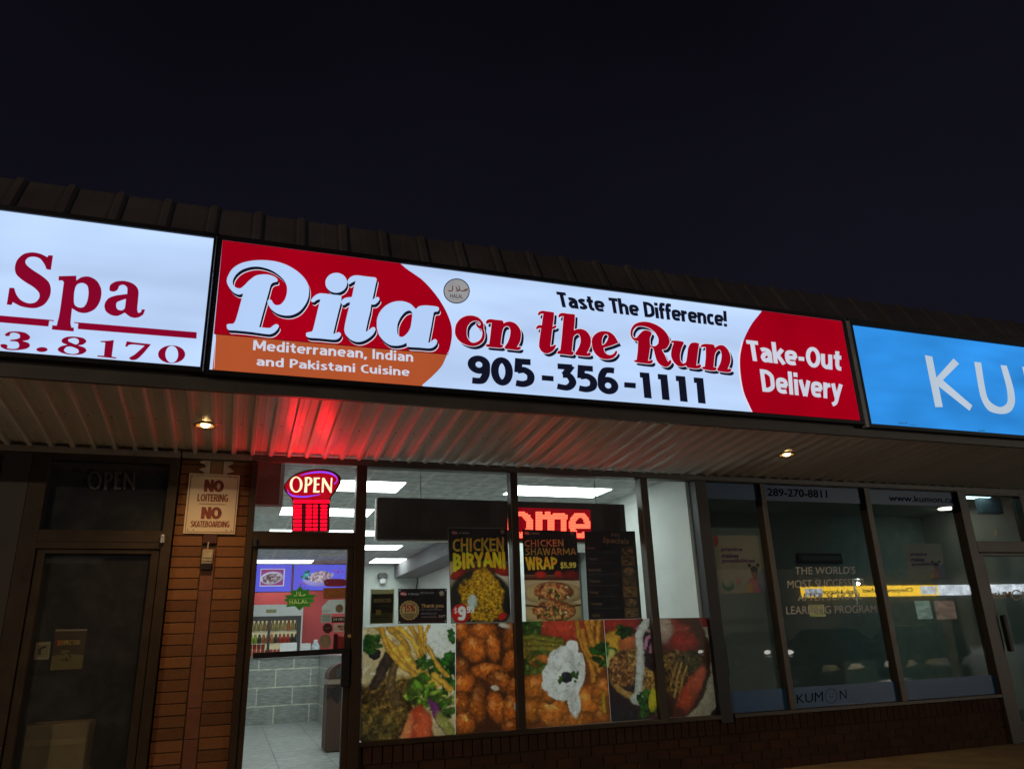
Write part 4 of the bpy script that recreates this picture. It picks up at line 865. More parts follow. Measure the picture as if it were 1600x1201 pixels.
# ------------------------------------------------------------------ scrolling LED board
YL = .26
lb = thing('led_board', 'long black scrolling LED board hanging behind the glass showing red letters ome', 'LED sign', (2.4, YL, 2.2))
a, b = P(591, 778, YL), P(980, 838, YL)
zt1 = P(590, 776, YL)[2]; zb1 = P(590, 842, YL)[2]
MB().box(a[0], b[0], YL, YL + .10, zb1, zt1, .008).build('housing', pbr('led_case', (.022, .021, .021), .45, .2), lb)
MB().box(a[0] + .03, b[0] - .03, YL - .004, YL - .001, zb1 + .03, zt1 - .03).build('screen', pbr('led_screen', (.012, .008, .008), .4), lb)
MB().box(a[0] - .012, a[0] - .0005, YL + .02, YL + .11, zb1, zt1).box(a[0], b[0], YL + .02, YL + .10, zb1 - .012, zb1 - .0005).build('edge_trim', M['white'], lb)
ch = MB()
for px in (657, 930):
    t_ = P(px, 772, YL + .05)
    for k in range(9): ch.cyl((t_[0], YL + .05, zt1 + .012 + k * .026), .007, .022, 'z', 8)
    ch.cyl((t_[0], YL + .05, (zt1 + 2.9) / 2 + .1), .003, 2.9 - zt1 - .2, 'z', 8)
ch.build('chain', M['chrome'], lb)
LZ = (790, 730, 4.618)
def in_ome(x, y):                                 # letter shapes on the LED matrix
    top, bs = 318 + (x - 100) * .022, 505 + (x - 100) * .012
    v = (y - top) / (bs - top)
    if v < 0 or v > 1: return False
    def ringm(cx, rx, th):
        d = ((x - cx) / rx)**2 + ((v - .5) / .5)**2; e = ((x - cx) / (rx - th))**2 + ((v - .5) / (.5 - .19))**2
        return d <= 1.08, e <= 1
    if x < 200:
        i, h = ringm(105, 92, 46); return i and not h
    if 214 < x < 445:
        if x < 262: return True
        if v < .26: return not (v < .07 and (x < 280 or 320 < x < 345 or x > 425))
        return 306 < x < 350 or 396 < x < 442
    if 455 < x < 615:
        i, h = ringm(535, 74, 40)
        if .46 < v < .62 and 470 < x < 600: return True
        if .62 <= v < .74 and x > 540: return False
        return i and not h
    return False
m = MB(); yy = 312.0
while yy < 508:
    xx = 20.0
    while xx < 612:
        if in_ome(xx, yy):
            q = [P(790 + (xx + dx) / 4.618, 730 + (yy + dy) / 4.618, YL - .007) for dx, dy in ((-4.6, -4.2), (4.6, -4.0), (4.6, 4.4), (-4.6, 4.2))]
            m.poly(q)
        xx += 9.6
    yy += 11.2
m.build('led_letters', emit('led_lit', (1.0, .075, .038), 5.5), lb)
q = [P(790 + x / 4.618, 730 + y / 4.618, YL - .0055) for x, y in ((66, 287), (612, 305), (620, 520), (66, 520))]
MB().poly(q).build('led_bloom', emit('bloom_red', (.26, .0, .006), 1.0), lb)  # glowing red sheet that paints the bloom around the lit letters

# ------------------------------------------------------------------ inside the restaurant
def troffer(x0, x1, y0, y1, label):
    r = thing('ceiling_troffer', label, 'ceiling light', ((x0 + x1) / 2, (y0 + y1) / 2, 2.89), 'fluorescent panels in the restaurant ceiling')
    MB().box(x0, x1, y0, y1, 2.893, 2.899).build('frame', M['white'], r)
    MB().box(x0 + .02, x1 - .02, y0 + .02, y1 - .02, 2.886, 2.8925).build('diffuser', M['tube'], r)
for a in ((.44, 1.645, 1.06, 1.65, 'front fluorescent ceiling panel beside the top of the OPEN sign'), (2.87, 4.07, 1.01, 1.57, 'front fluorescent ceiling panel above the red LED letters'),
          (.375, 1.60, 2.80, 3.38, 'second row ceiling panel crossed by the red column of the OPEN sign'), (2.30, 3.5, 3.0, 3.58, 'unseen ceiling panel behind the black LED board kept for its light'),  # second panel of this row is unseen, kept for its light
          (.385, 1.20, 4.72, 5.24, 'left third row ceiling panel low in the door transom'), (1.22, 2.04, 4.68, 5.24, 'right third row ceiling panel just left of the LED board end'),
          (.06, .87, 6.72, 7.06, 'left ceiling panel along the top edge of the door glass'), (.90, 1.525, 6.70, 7.04, 'middle ceiling panel along the top edge of the door glass'), (1.55, 2.71, 6.43, 7.05, 'ceiling panel seen just under the left end of the LED board'),
          (.2, 1.42, 8.82, 9.38, 'rear ceiling panel just above the violet blue menu screens'), (2.55, 3.70, 8.52, 9.30, 'rear ceiling panel above the emergency light on the back wall')):
    troffer(*a)
r = thing('ceiling_speaker', 'round cream speaker grille in the ceiling above the menu screens', 'speaker', (0, 0, 0))
q = PZ(517, 866, 2.89); MB().cyl((q[0], q[1], 2.888), .20, .02, 'z', 28).build('grille', pbr('speaker_cream', (.62, .56, .42), .6), r); MB().cyl((q[0], q[1], 2.886), .225, .01, 'z', 28).build('rim', M['white'], r)
r.location = (0, 0, 0)
# red-brown box in the corner of the transom
cab = thing('wall_cabinet', 'reddish brown cabinet with pale edges high in the left corner behind the transom glass', 'cabinet', (.19, .4, 2.6))
a, b = P(392, 736, .3), P(435, 790, .3)
MB().box(.055, a[0] + (b[0] - a[0]), .30, .75, b[2] + .01, 2.87, .004).build('body', pbr('cabinet_red', (.33, .10, .07), .5, 0, .1, 4), cab)
MB().box(b[0] + .0005, b[0] + .035, .29, .76, b[2] - .01, 2.87).box(.055, b[0], .29, .76, b[2] - .012, b[2] + .0095).build('edge', M['white'], cab)

# counter
ct = thing('counter', 'grey tiled service counter with pale grout lines seen through the door glass', 'counter', (.9, 8.5, 0))
MB().box(.30, 1.55, 8.30, 8.8, .012, 1.10).build('front', M['counter'], ct)
MB().box(1.552, 2.2, 5.2, 8.8, .012, 1.10).build('side', M['counter'], ct)
MB().box(.28, 1.56, 8.27, 8.82, 1.101, 1.135).box(1.535, 2.22, 5.18, 8.265, 1.101, 1.135).build('top', pbr('counter_top', (.22, .22, .23), .3), ct)
# bin
bn = thing('trash_bin', 'tall brown waste bin with a domed top and a black bag edge beside the door', 'bin', (1.44, 4.0, 0))
bx0, bx1, by0, by1 = 1.20, 1.66, 3.74, 4.2
bm_ = pbr('bin_brown', (.070, .036, .027), .6, 0, .12, 9, spec=.2)
MB().box(bx0, bx1, by0, by1, .012, .80, .02).build('body', bm_, bn)
MB().box(bx0 - .004, bx1 + .004, by0 - .004, by1 + .004, .802, .845, .006).box(bx0 + .0, bx1 - .0, by0 + .0, by1 - .0, .8455, .862).build('rim', pbr('bin_rim', (.26, .20, .16), .4), bn)
dome = MB(); rr = []
for k in range(13):
    a = math.pi * k / 12; rr.append(((bx0 + bx1) / 2 - .226 * math.cos(a), .864 + .20 * math.sin(a) ** .8))
dome.prism([(x, by0 + .005, z) for x, z in rr], (0, by1 - by0 - .01, 0)).build('dome_top', bm_, bn)
dome = MB().box((bx0 + bx1) / 2 - .13, (bx0 + bx1) / 2 + .13, by0 - .003, by0 + .004, .885, .985, .003).build('flap', M['darkgrey'], bn)
bag = []
for k in range(17):
    u = k / 16; bag.append((bx0 - .010 + u * (bx1 - bx0 + .01), by0 - .012 - .008 * math.sin(u * 21), .80 - .02 * (1 + math.sin(u * 15))))
bag2 = [(p[0], p[1] + .002, (.62 + .05 * math.sin(k) if k < 6 else .70 - .015 * (k % 3))) for k, p in enumerate(bag)]
MB().strip([bag, bag2]).build('bag', pbr('black_bag', (.012, .014, .02), .22), bn, True)

# cooler with drinks
YC = 9.0
cl = thing('drinks_cooler', 'white glass door drinks cooler full of cans behind the counter', 'cooler', (.8, YC + .3, 0))
A = lambda px, py, d=0: P(px, py, YC + d)
x0c, x1c = .20, A(474, 950)[0]; zt_c, zs_c, zf_c = A(430, 944)[2], A(430, 962)[2], A(430, 969)[2]
MB().box(x0c, x0c + .02, YC, YC + .7, .012, zt_c).box(x1c - .03, x1c, YC, YC + .7, .012, zt_c).box(x0c + .021, x1c - .031, YC + .66, YC + .7, .012, zt_c).box(x0c + .021, x1c - .031, YC + .01, YC + .655, .012, .14).box(x0c + .021, x1c - .031, YC, YC + .655, zs_c, zt_c).build('body', M['white'], cl)
MB().box(A(416, 952)[0], A(432, 952)[0], YC - .004, YC - .001, A(424, 957)[2], A(424, 951.5)[2]).build('badge', pbr('badge_olive', (.30, .30, .12), .5), cl)
fm = MB(); zb_c = .16; xmid = A(420, 990)[0]
xr_c = A(463, 990)[0]
fm.box(x0c, x1c - .031, YC - .03, YC - .005, zf_c, zs_c - .002).box(xmid - .025, xmid + .025, YC - .028, YC - .006, zb_c, zf_c - .001).box(xr_c, x1c - .031, YC - .03, YC - .005, zb_c, zf_c - .001)
fm.build('door_frame', M['darkgrey'], cl)
MB().box(x0c + .022, x1c - .032, YC + .62, YC + .655, .15, zs_c - .002).build('lit_liner', emit('cooler_light', (1, .88, .55), .42), cl)
zsh = [A(440, 985, .2)[2], A(440, 1004, .2)[2], A(440, 1024, .2)[2], .55]
for z in zsh: MB().box(x0c + .021, x1c - .031, YC + .03, YC + .6, z - .012, z).build('shelf', pbr('shelf_cream', (.72, .68, .55), .4), cl)
canm = {k: pbr('can_' + k, c, .3, .2, .1) for k, c in dict(red=(.55, .03, .02), green=(.30, .42, .04), cream=(.50, .40, .16), dark=(.03, .05, .035), orange=(.65, .20, .05)).items()}
proto = {}
def drink(kind, x, y, z, h, rr_, lab, grp):
    key = (kind, h)
    if key not in proto:
        m = MB(); sec = [(.0, 0), (rr_ * .82, 0), (rr_, .012), (rr_, h * .86), (rr_ * .8, h * .93), (rr_ * .78, h), (.0, h)] if h < .16 else [(0, 0), (rr_, .004), (rr_, h * .58), (rr_ * .6, h * .78), (rr_ * .5, h), (0, h)]
        m.strip([[(max(r_, .0005) * math.cos(k * 6.2832 / 12), max(r_, .0005) * math.sin(k * 6.2832 / 12), zz) for k in range(13)] for r_, zz in sec])
        o = m.build('drink_can' if h < .16 else 'drink_bottle', canm[kind], None, True); proto[key] = o
    else:
        o = proto[key].copy(); COL.objects.link(o)
    o.location = (x, y, z); tag(o, lab, 'can' if h < .16 else 'bottle', grp); return o
xs_ = np.arange(x0c + .07, x1c - .06, .075)
for k, x in enumerate(xs_):
    drink('cream' if k % 5 else 'orange', x, YC + .14, zsh[0] + .001, .20, .036, 'cream coloured bottle on the top cooler shelf' if k % 5 else 'orange bottle among cream ones on the top cooler shelf', 'bottles on the top cooler shelf')
    kd_ = 'green' if k < 3 else ('orange' if k in (4, 5, 6) else ('red' if k in (8, 9, 10) else 'dark'))
    drink(kd_, x, YC + .14, zsh[1] + .001, .165, .037, {'green': 'lime green bottle on the middle cooler shelf', 'orange': 'orange bottle on the middle cooler shelf', 'red': 'red bottle on the middle cooler shelf', 'dark': 'dark bottle on the middle cooler shelf'}[kd_], 'bottles on the middle cooler shelf')
    for lev in (0, 1):
        if lev == 0 or k in (1, 2, 3, 4, 9, 10): drink('red', x, YC + .14, zsh[2] + .001 + lev * .124, .122, .034, 'red can on the lowest lit cooler shelf' if lev == 0 else 'red can stacked on another in the cooler', 'red cans in the cooler')
# menu screens
def screen(c0, c1, d1, d0, label, kind):
    r = thing('menu_screen', label, 'screen', (P(*c0, 8.95)[0], 8.95, 2.5))
    Y = 8.95; q = [P(*p, Y) for p in (c0, c1, d1, d0)]
    zt_s, zb_s = (q[0][2] + q[1][2]) / 2, (q[2][2] + q[3][2]) / 2
    X0, X1 = (q[0][0] + q[3][0]) / 2, (q[1][0] + q[2][0]) / 2
    MB().box(X0, X1, Y + .004, Y + .06, zb_s, zt_s, .004).build('case', M['black'], r)
    cv = Cv(150, 90, (105, 105, 240)); cv.img *= (1 + .10 * (cv.noise(3, 3) - .5))[..., None]
    if kind == 0:
        cv.put(((cv.x > .40) & (cv.x < .86) & (cv.y > .16) & (cv.y < .80)) * 1.0, np.array([205, 205, 240.])); cv.put(((cv.x > .415) & (cv.x < .845) & (cv.y > .19) & (cv.y < .77)) * 1.0, np.array([150, 70, 130.]))
        cv.blob(.62, .50, .23, .24, -.15, (205, 205, 235), .1, .15); cv.grainy(.62, .50, .19, .18, -.2, [(95, 75, 80), (190, 175, 190)], 26)
        cv.grainy(.12, .45, .16, .3, 0, [(60, 80, 110), (120, 130, 190)], 20)
    else:
        cv.blob(.45, .58, .30, .30, 0, (170, 165, 240), .2, .1); cv.grainy(.52, .47, .24, .24, -.2, [(120, 95, 120), (215, 195, 205)], 26); cv.leaves(.24, .42, .10, 30, [(40, 150, 130), (70, 180, 160)], .035); cv.leaves(.2, .75, .1, 10, [(190, 60, 110)], .02); cv.leaves(.86, .22, .09, 10, [(170, 70, 170)], .02)
    cv.mesh('picture', [(X0 + .012, Y, zt_s - .012), (X1 - .012, Y, zt_s - .012), (X1 - .012, Y, zb_s + .012), (X0 + .012, Y, zb_s + .012)], Y, screenmat('screen_glow', .95), r)
screen((372, 880), (457.5, 880.5), (455.5, 924), (372, 926), 'left menu screen with a framed dish picture on violet blue', 0)
screen((458.5, 880.5), (541, 881), (541, 921), (456.5, 924), 'right menu screen with a salad plate picture on violet blue', 1)
# things on the counter
pos = thing('payment_terminal', 'pale grey screen terminal standing on the tiled counter', 'terminal', (P(450, 1015, 8.5)[0], 8.5, 1.135))
a, b = P(438, 1006, 8.5), P(463, 1022, 8.5)
MB().prism([(a[0], 8.46, 1.15), (a[0], 8.50, a[2] + .02), (a[0], 8.52, a[2] + .02), (a[0], 8.48, 1.15)], (b[0] - a[0], 0, 0)).build('screen', M['white'], pos)
MB().box(a[0] + .08, b[0] - .08, 8.46, 8.6, 1.136, 1.149, .004).build('foot', M['greystrip'], pos)
c_ = P(452, 1018, 8.36); nb = thing('receipt_printer', 'bright white receipt box in front of the pale terminal', 'printer', (c_[0], 8.36, 1.135))
MB().box(c_[0] - .11, c_[0] + .11, 8.30, 8.44, 1.136, 1.20, .008).build('body', M['white'], nb); MB().box(c_[0] - .07, c_[0] + .07, 8.2985, 8.2995, 1.15, 1.165).build('slot', M['darkgrey'], nb)
c_ = P(477, 1010, 8.5); bx_ = thing('paper_box', 'small white box beside the bottle on the counter', 'box', (c_[0], 8.5, 1.135))
MB().box(c_[0] - .09, c_[0] + .09, 8.42, 8.58, 1.136, c_[2] + .06, .006).build('box_body', M['white'], bx_); MB().box(c_[0] - .092, c_[0] + .092, 8.418, 8.582, c_[2] + .03, c_[2] + .034).build('seam', M['greystrip'], bx_)
c_ = P(493, 1005, 8.5); bo = thing('water_jug', 'pale blue plastic jug at the right end of the counter items', 'jug', (c_[0], 8.5, 1.135))
jm = pbr('jug_blue', (.50, .62, .68), .25)
MB().cyl((c_[0], 8.5, 1.22), .075, .16, 'z', 20).cyl((c_[0], 8.5, 1.33), .075, .06, 'z', 20, .03).build('body', jm, bo, True); MB().cyl((c_[0], 8.5, 1.38), .034, .04, 'z', 16).build('cap', M['white'], bo)
# emergency light on the back wall
c_ = P(598, 905, 9.7); em = thing('emergency_light', 'white emergency light unit with twin round lamp heads on the back wall', 'emergency light', (c_[0], 9.7, c_[2]))
a, b = P(594, 902, 9.7), P(602.5, 911, 9.7)
MB().box(a[0], b[0], 9.68, 9.79, b[2], a[2], .01).build('case', M['white'], em)
for px in (595.5, 602): q = P(px, 899, 9.66); MB().cyl((q[0], 9.68, q[2]), .07, .08, 'y', 16, .05).build('lamp_head', M['darkgrey'], em)
q = P(652, 908, 9.75); cr = thing('hanging_cord', 'thin black cord hanging down the pale back wall corner', 'cord', (q[0], 9.75, 2.2))
MB().tube([P(652, 880, 9.74), P(651.5, 895, 9.74), P(652.5, 908, 9.74), P(650, 920, 9.74), P(647.5, 934, 9.74), P(646, 960, 9.74)], .012).build('wire', M['black'], cr)

# ------------------------------------------------------------------ food pictures on the lower glass
YG = .024
BR = lambda a, b=.0: tuple(v * (1 + b) for v in a)
def food(label, quad, cv):
    r = thing('food_poster', label, 'poster', tuple(P(*quad[3], YG)), 'food pictures on the lower windows')
    q = [P(*p, YG) for p in quad]
    cv.mesh('print', [tuple(p) for p in q], YG, M['print'], r)
    e = thickline([quad[3], quad[2]], 1.0); shape('white_edge', [e], fz, YG - .002, M['vinylw'], r)
    return r
def contrast(cv, k=1.0):
    for n, a in ((6, .020), (16, .011), (40, .006)):       # ragged, natural outlines
        dx, dy = (cv.noise(n, 3) - .5) * a * 2 * k, (cv.noise(n, 3) - .5) * a * 2 * k / cv.asp
        ix = np.clip(((cv.x + dx) * (cv.W - 1)).round().astype(int), 0, cv.W - 1); iy = np.clip(((cv.y + dy) * (cv.H - 1)).round().astype(int), 0, cv.H - 1)
        cv.img = cv.img[iy, ix]
    f = cv.noise(12, 5); g = cv.noise(45, 3)
    cv.img = cv.img * (.72 + .40 * f + .20 * g)[..., None]
    cv.img = cv.img * np.clip(.80 + 8 * np.abs(cv.noise(9, 3) - .5), .80, 1)[..., None]        # dark crevices
    hl = np.clip((cv.noise(40, 3) * cv.noise(16, 2) - .40) * 7, 0, 1)[..., None]; cv.img = cv.img * (1 - .5 * hl) + .5 * hl * np.minimum(255, cv.img * 1.9 + 25)
    cv.img = np.clip(cv.img * 1.12, 0, 255)
# fries, grilled meat and salad
c = Cv(190, 230, (205, 180, 135)); c.put((c.x > .60) * (c.y < .35) * 1.0, np.array([225, 220, 205.]))
c.blob(.80, .10, .26, .17, 0, (232, 230, 222), .3, .1); c.leaves(.92, .45, .20, 70, [(25, 75, 25), (45, 110, 30), (15, 50, 20)], .06); c.leaves(.95, .12, .06, 14, [(40, 95, 35)], .04)
c.leaves(.86, .74, .13, 30, [(70, 110, 35), (150, 160, 60), (40, 80, 30)], .06)
c.grainy(.22, .74, .36, .34, .4, [(44, 30, 12), (140, 106, 44)], 22); c.grainy(.12, .92, .26, .2, 0, [(42, 36, 16), (125, 100, 46)], 20); c.stroke([(.30, .24), (.22, .36), (.13, .52)], .13, (60, 45, 38), .5, .5); c.stroke([(.34, .33), (.30, .5), (.36, .7)], .10, (110, 85, 50), .6, .5)
for p, wd, k in (([(.15, .0), (.30, .18), (.52, .36), (.76, .52)], .085, 1.0), ([(.27, 0), (.42, .14), (.50, .30), (.66, .44)], .075, .9), ([(.36, 0), (.50, .12), (.62, .30)], .07, 1.08), ([(.18, .02), (.28, .22), (.44, .38), (.60, .50)], .07, .95),
                 ([(.50, .0), (.58, .12), (.63, .28)], .06, .85), ([(.60, 0), (.62, .10), (.66, .26)], .06, 1.0), ([(.70, .0), (.66, .1), (.66, .2)], .05, .9), ([(.40, .20), (.52, .36), (.78, .55)], .08, 1.1), ([(.70, .22), (.78, .34), (.92, .48)], .06, .95), ([(.78, .46), (.86, .54), (.94, .60)], .09, 1.05)):
    c.stroke(p, wd, [v * k for v in (228, 168, 62)], .45, .18)
c.leaves(.62, .60, .16, 60, [(95, 135, 35), (140, 165, 60), (60, 95, 25)], .06); c.leaves(.66, .36, .08, 16, [(50, 95, 30)], .05)
c.blob(.12, .255, .07, .055, 0, (22, 28, 38), .12, .3, 0, 0, .3); c.leaves(.09, .16, .09, 26, [(60, 105, 30), (35, 80, 25)], .05)
c.blob(.56, .90, .12, .22, .25, (205, 70, 38), .2, .35, .1); c.blob(.66, .95, .11, .22, .0, (225, 95, 55), .2, .35, .1); c.blob(.48, .95, .06, .2, .2, (240, 130, 80), .2, .3); c.blob(.82, .84, .05, .22, -.5, (130, 50, 125), .2, .4); c.blob(.90, .92, .07, .18, -.6, (165, 160, 80), .3, .3)
contrast(c); food('food picture of fries over dark grilled meat and a black olive', [(567.8, 979.8), (711.2, 973.7), (711.2, 1147), (563.6, 1159.5)], c)
# fried wings
c = Cv(150, 230, (70, 32, 14))
for (cx, cy, rx, ry, ro) in ((.1, .08, .2, .11, .3), (.45, .08, .3, .10, .1), (.92, .12, .16, .2, .2), (.30, .24, .26, .13, .5), (.62, .22, .13, .18, -.1), (.05, .40, .18, .12, 1.2), (.92, .36, .15, .14, .9), (.14, .55, .22, .12, -.4), (.55, .46, .32, .09, .1), (.72, .56, .26, .11, .5), (.95, .62, .14, .12, .3), (.08, .72, .18, .12, -.6), (.36, .76, .17, .26, .1), (.66, .80, .17, .18, -.4), (.88, .82, .17, .2, .3), (.14, .92, .2, .12, .5), (.9, .98, .2, .1, 0)):
    g_ = random.uniform(.8, 1.15); c.blob(cx, cy, rx, ry, ro, (198 * g_, 98 * g_, 30 * g_), .16, .62, .28, .28, .35)
c.grainy(.5, .5, .01, .01, 0, [(1, 1, 1), (2, 2, 2)]); c.img *= (.78 + .45 * c.noise(24, 4))[..., None]
c.blob(.80, .02, .12, .03, .2, (200, 190, 175), .3, .2); c.blob(.62, .61, .08, .035, .3, (205, 190, 170), .3, .2); c.blob(.98, .78, .06, .06, .3, (195, 185, 170), .3, .2)
contrast(c); food('food picture of piled orange brown fried chicken wings', [(712.2, 973.7), (806, 972.6), (811.6, 1138.8), (712.2, 1147)], c)
# chicken with white sauce
c = Cv(190, 220, (120, 60, 24))
c.blob(.08, .05, .22, .14, 0, (60, 85, 30), .4, .4, .3, .3); c.blob(.52, .08, .34, .14, .05, (185, 62, 40), .25, .35, .1); c.leaves(.10, .08, .14, 26, [(50, 85, 30), (80, 110, 40)], .06)
for k in range(5): c.stroke([(0, .16 + .045 * k), (.25, .17 + .05 * k), (.46, .2 + .04 * k)], .09, (118 + 8 * k, 112, 38), .5, .2)
c.leaves(.16, .42, .16, 34, [(60, 85, 25), (105, 115, 45)], .06); c.blob(.3, .38, .2, .06, .3, (190, 110, 45), .3, .4, .2, .2)
for p in ([(.66, 0), (.70, .2), (.80, .42), (.83, .6)], [(.72, .1), (.76, .26), (.86, .44)], [(.86, 0), (.82, .2), (.86, .36)], [(.78, 0), (.84, .24), (.90, .5)], [(.95, 0), (.90, .2), (.94, .4)]): c.stroke(p, .075, (196, 128, 44), .5, .2)
c.leaves(.96, .34, .12, 34, [(40, 100, 30), (25, 70, 20)], .06)
for (cx, cy, rx, ry, ro, g_) in ((.16, .64, .20, .14, .2, 1), (.10, .84, .2, .14, -.3, .9), (.34, .88, .24, .16, .3, 1.05), (.30, .66, .10, .14, .1, .9), (.78, .78, .22, .17, -.3, 1.1), (.62, .96, .24, .12, .1, .9), (.92, .70, .14, .16, .4, .95), (.9, .96, .14, .10, .1, .8)):
    c.blob(cx, cy, rx, ry, ro, (205 * g_, 112 * g_, 38 * g_), .16, .5, .2, .25, .3)
m_ = np.zeros((c.H, c.W))
for (cx, cy, rx, ry) in ((.48, .40, .20, .17), (.42, .52, .20, .14), (.56, .54, .18, .16), (.44, .66, .17, .11), (.54, .66, .14, .10), (.58, .28, .09, .09), (.58, .80, .08, .14), (.30, .62, .10, .06), (.66, .44, .08, .14)):
    m_ = np.maximum(m_, 1.25 - np.sqrt(((c.x - cx) / rx)**2 + ((c.y - cy) / ry)**2))
m_ = m_ + .35 * (c.noise(9, 3) - .5); sh_ = .80 + .28 * c.noise(10, 4)
c.put((m_ - .22) * 9, np.array([226, 224, 220.])[None, None] * sh_[..., None])
c.blob(.50, .55, .07, .06, 0, (28, 30, 42), .14, .3, 0, 0, .3); c.leaves(.60, .55, .05, 9, [(40, 85, 30)], .03); c.leaves(.42, .56, .03, 4, [(50, 90, 30)], .03); c.stroke([(.93, .72), (.94, .9)], .05, (190, 150, 40), .4)
contrast(c); food('food picture of fried chicken under white sauce topped by a black olive', [(815.3, 970.6), (943, 967.6), (954.6, 1127.4), (819.4, 1138.2)], c)
# shawarma plate
c = Cv(130, 220, (48, 36, 40)); c.blob(.2, .05, .6, .12, 0, (165, 48, 38), .3, .3)
c.blob(.18, .22, .26, .14, -.4, (224, 160, 52), .25, .4, .2, .1); c.blob(.42, .24, .22, .12, .2, (205, 110, 60), .3, .4, .2, .2); c.leaves(.36, .12, .12, 20, [(45, 95, 35), (25, 65, 25)], .09); c.leaves(.80, .05, .14, 14, [(60, 110, 40)], .09)
c.leaves(-.02, .34, .14, 26, [(40, 100, 30), (60, 130, 40)], .09); c.stroke([(.02, .44), (.10, .33)], .14, (215, 205, 120), .3, .1)
c.stroke([(.02, .55), (.2, .7), (.45, .78), (.7, .9)], .14, (200, 150, 80), .5, .2); c.grainy(.26, .52, .30, .16, .3, [(75, 40, 20), (205, 140, 80)], 22); c.grainy(.5, .40, .22, .10, .2, [(90, 60, 30), (215, 160, 90)], 22); c.grainy(.72, .64, .22, .15, -.4, [(110, 70, 30), (220, 165, 90)], 24)
for p in ([(.74, .08), (.86, .14), (.98, .10)], [(.60, .1), (.78, .04), (.95, .02)], [(.72, .3), (.78, .2), (.92, .18)], [(.80, .34), (.84, .26), (.96, .28)]): c.stroke(p, .07, (205, 130, 165), .4, .2)
c.stroke([(.84, .0), (.64, .16), (.62, .3), (.60, .46), (.56, .62), (.48, .80)], .17, (226, 222, 212), .25, .08); c.blob(.50, .80, .16, .07, .2, (222, 218, 208), .25, .2, .1); c.blob(.95, .22, .12, .12, 0, (215, 205, 200), .3, .25)
c.leaves(.70, .86, .22, 46, [(40, 95, 35), (75, 135, 50), (25, 60, 25)], .09); c.blob(.78, .82, .09, .12, .2, (232, 205, 50), .15, .2, .05); c.blob(.93, .78, .11, .13, .1, (200, 198, 190), .2, .3)
c.blob(.2, .95, .35, .12, 0, (40, 38, 46), .4, .2); c.blob(.9, .98, .3, .05, -.1, (95, 50, 62), .3, .2)
contrast(c); c.img *= .88; food('food picture of a shawarma plate with lemon wedge and white sauce streak', [(943.6, 967.6), (1026.5, 965.4), (1042.5, 1121.6), (955.2, 1127.4)], c)
# wrap
c = Cv(130, 220, (190, 176, 150)); c.img *= (.92 + .16 * c.noise(4, 3))[..., None]
c.put(((c.y < .06 + .05 * c.x)) * 1.0, np.array([150, 40, 40.])); c.put((c.y > 1.42 - .55 * c.x) * 1.0, np.array([32, 34, 40.]))
c.blob(.20, .42, .72, .60, .12, (88, 46, 30), .04, .25, .05); c.blob(.30, .18, .42, .20, .3, (165, 60, 48), .25, .4, .2, .1); c.blob(.10, .12, .22, .18, .2, (215, 180, 160), .4, .3, .3); c.blob(.46, .26, .30, .14, .1, (172, 44, 36), .25, .35, .15)
c.grainy(.22, .56, .36, .24, .6, [(50, 32, 14), (170, 125, 62)], 22); c.grainy(.5, .46, .26, .12, -.2, [(35, 42, 20), (110, 90, 50)], 18)
for p in ([(.18, .80), (.26, .62), (.36, .46)], [(.24, .84), (.34, .64), (.44, .5)], [(.12, .7), (.2, .58), (.28, .46)]): c.stroke(p, .05, (190, 140, 70), .5, .2)
c.blob(.42, .80, .17, .36, .62, (205, 70, 36), .2, .4, .12, .1, .2); c.blob(.62, .66, .12, .2, .5, (225, 95, 60), .25, .35, .1); c.blob(.20, .98, .16, .10, 0, (90, 30, 22), .4, .3)
contrast(c); c.img *= .80; food('food picture of a cut meat wrap with a pale round edge beside the tutoring windows', [(1026.8, 965.4), (1110.4, 964.2), (1128, 1115.8), (1042.8, 1121.4)], c)

# ------------------------------------------------------------------ paper posters on the upper glass
T_ = lambda c, tr=.4: printmat('ink', tr, .03, c)
yel, crm, wht, rdd = T_((.75, .52, .05)), T_((.62, .46, .22)), T_((.75, .75, .72)), T_((.62, .04, .03))
YQ = YG
r = thing('paper_poster', 'tall black poster reading CHICKEN BIRYANI above a heap of yellow rice and a price', 'poster', tuple(P(704, 973, YQ)))
c = Cv(150, 236, (12, 11, 14))
c.put((c.y > .36) * 1.0, np.array([150, 135, 115.])); c.put(np.clip((c.y - .33) * 14, 0, 1) * (c.y < .50), np.array([95, 48, 30.])); c.blob(.90, .55, .22, .10, 0, (210, 190, 170), .3, .2); c.blob(.06, .45, .10, .10, 0, (200, 165, 120), .3, .2)
c.blob(.9, .46, .16, .06, .2, (175, 40, 28), .2, .3, .1); c.blob(.14, .50, .14, .05, -.5, (170, 42, 28), .2, .35, .1); c.blob(.5, .78, .56, .34, 0, (42, 40, 32), .1, .3)
c.grainy(.52, .72, .40, .26, 0, [(130, 80, 8), (240, 185, 35)], 30); c.grainy(.56, .56, .22, .14, 0, [(150, 95, 12), (245, 190, 45)], 30); c.grainy(.58, .88, .34, .12, 0, [(110, 75, 8), (225, 165, 30)], 30)
for k in range(120):
    x, y, a = random.uniform(.15, .9), random.uniform(.5, .97), random.random() * 3
    if abs(x - .54) < .12 + .5 * (y - .46): c.stroke([(x, y), (x + .035 * math.cos(a), y + .02 * math.sin(a))], .012, random.choice([(245, 195, 60), (225, 160, 30), (120, 75, 10)]), .2, 0)
c.blob(.36, .78, .10, .09, 0, (205, 215, 205), .35, .1, .4, .2); c.blob(.86, .93, .10, .04, -.5, (200, 40, 30), .2, .3); c.put((c.y > .985) * 1.0, np.array([120, 115, 105.]))
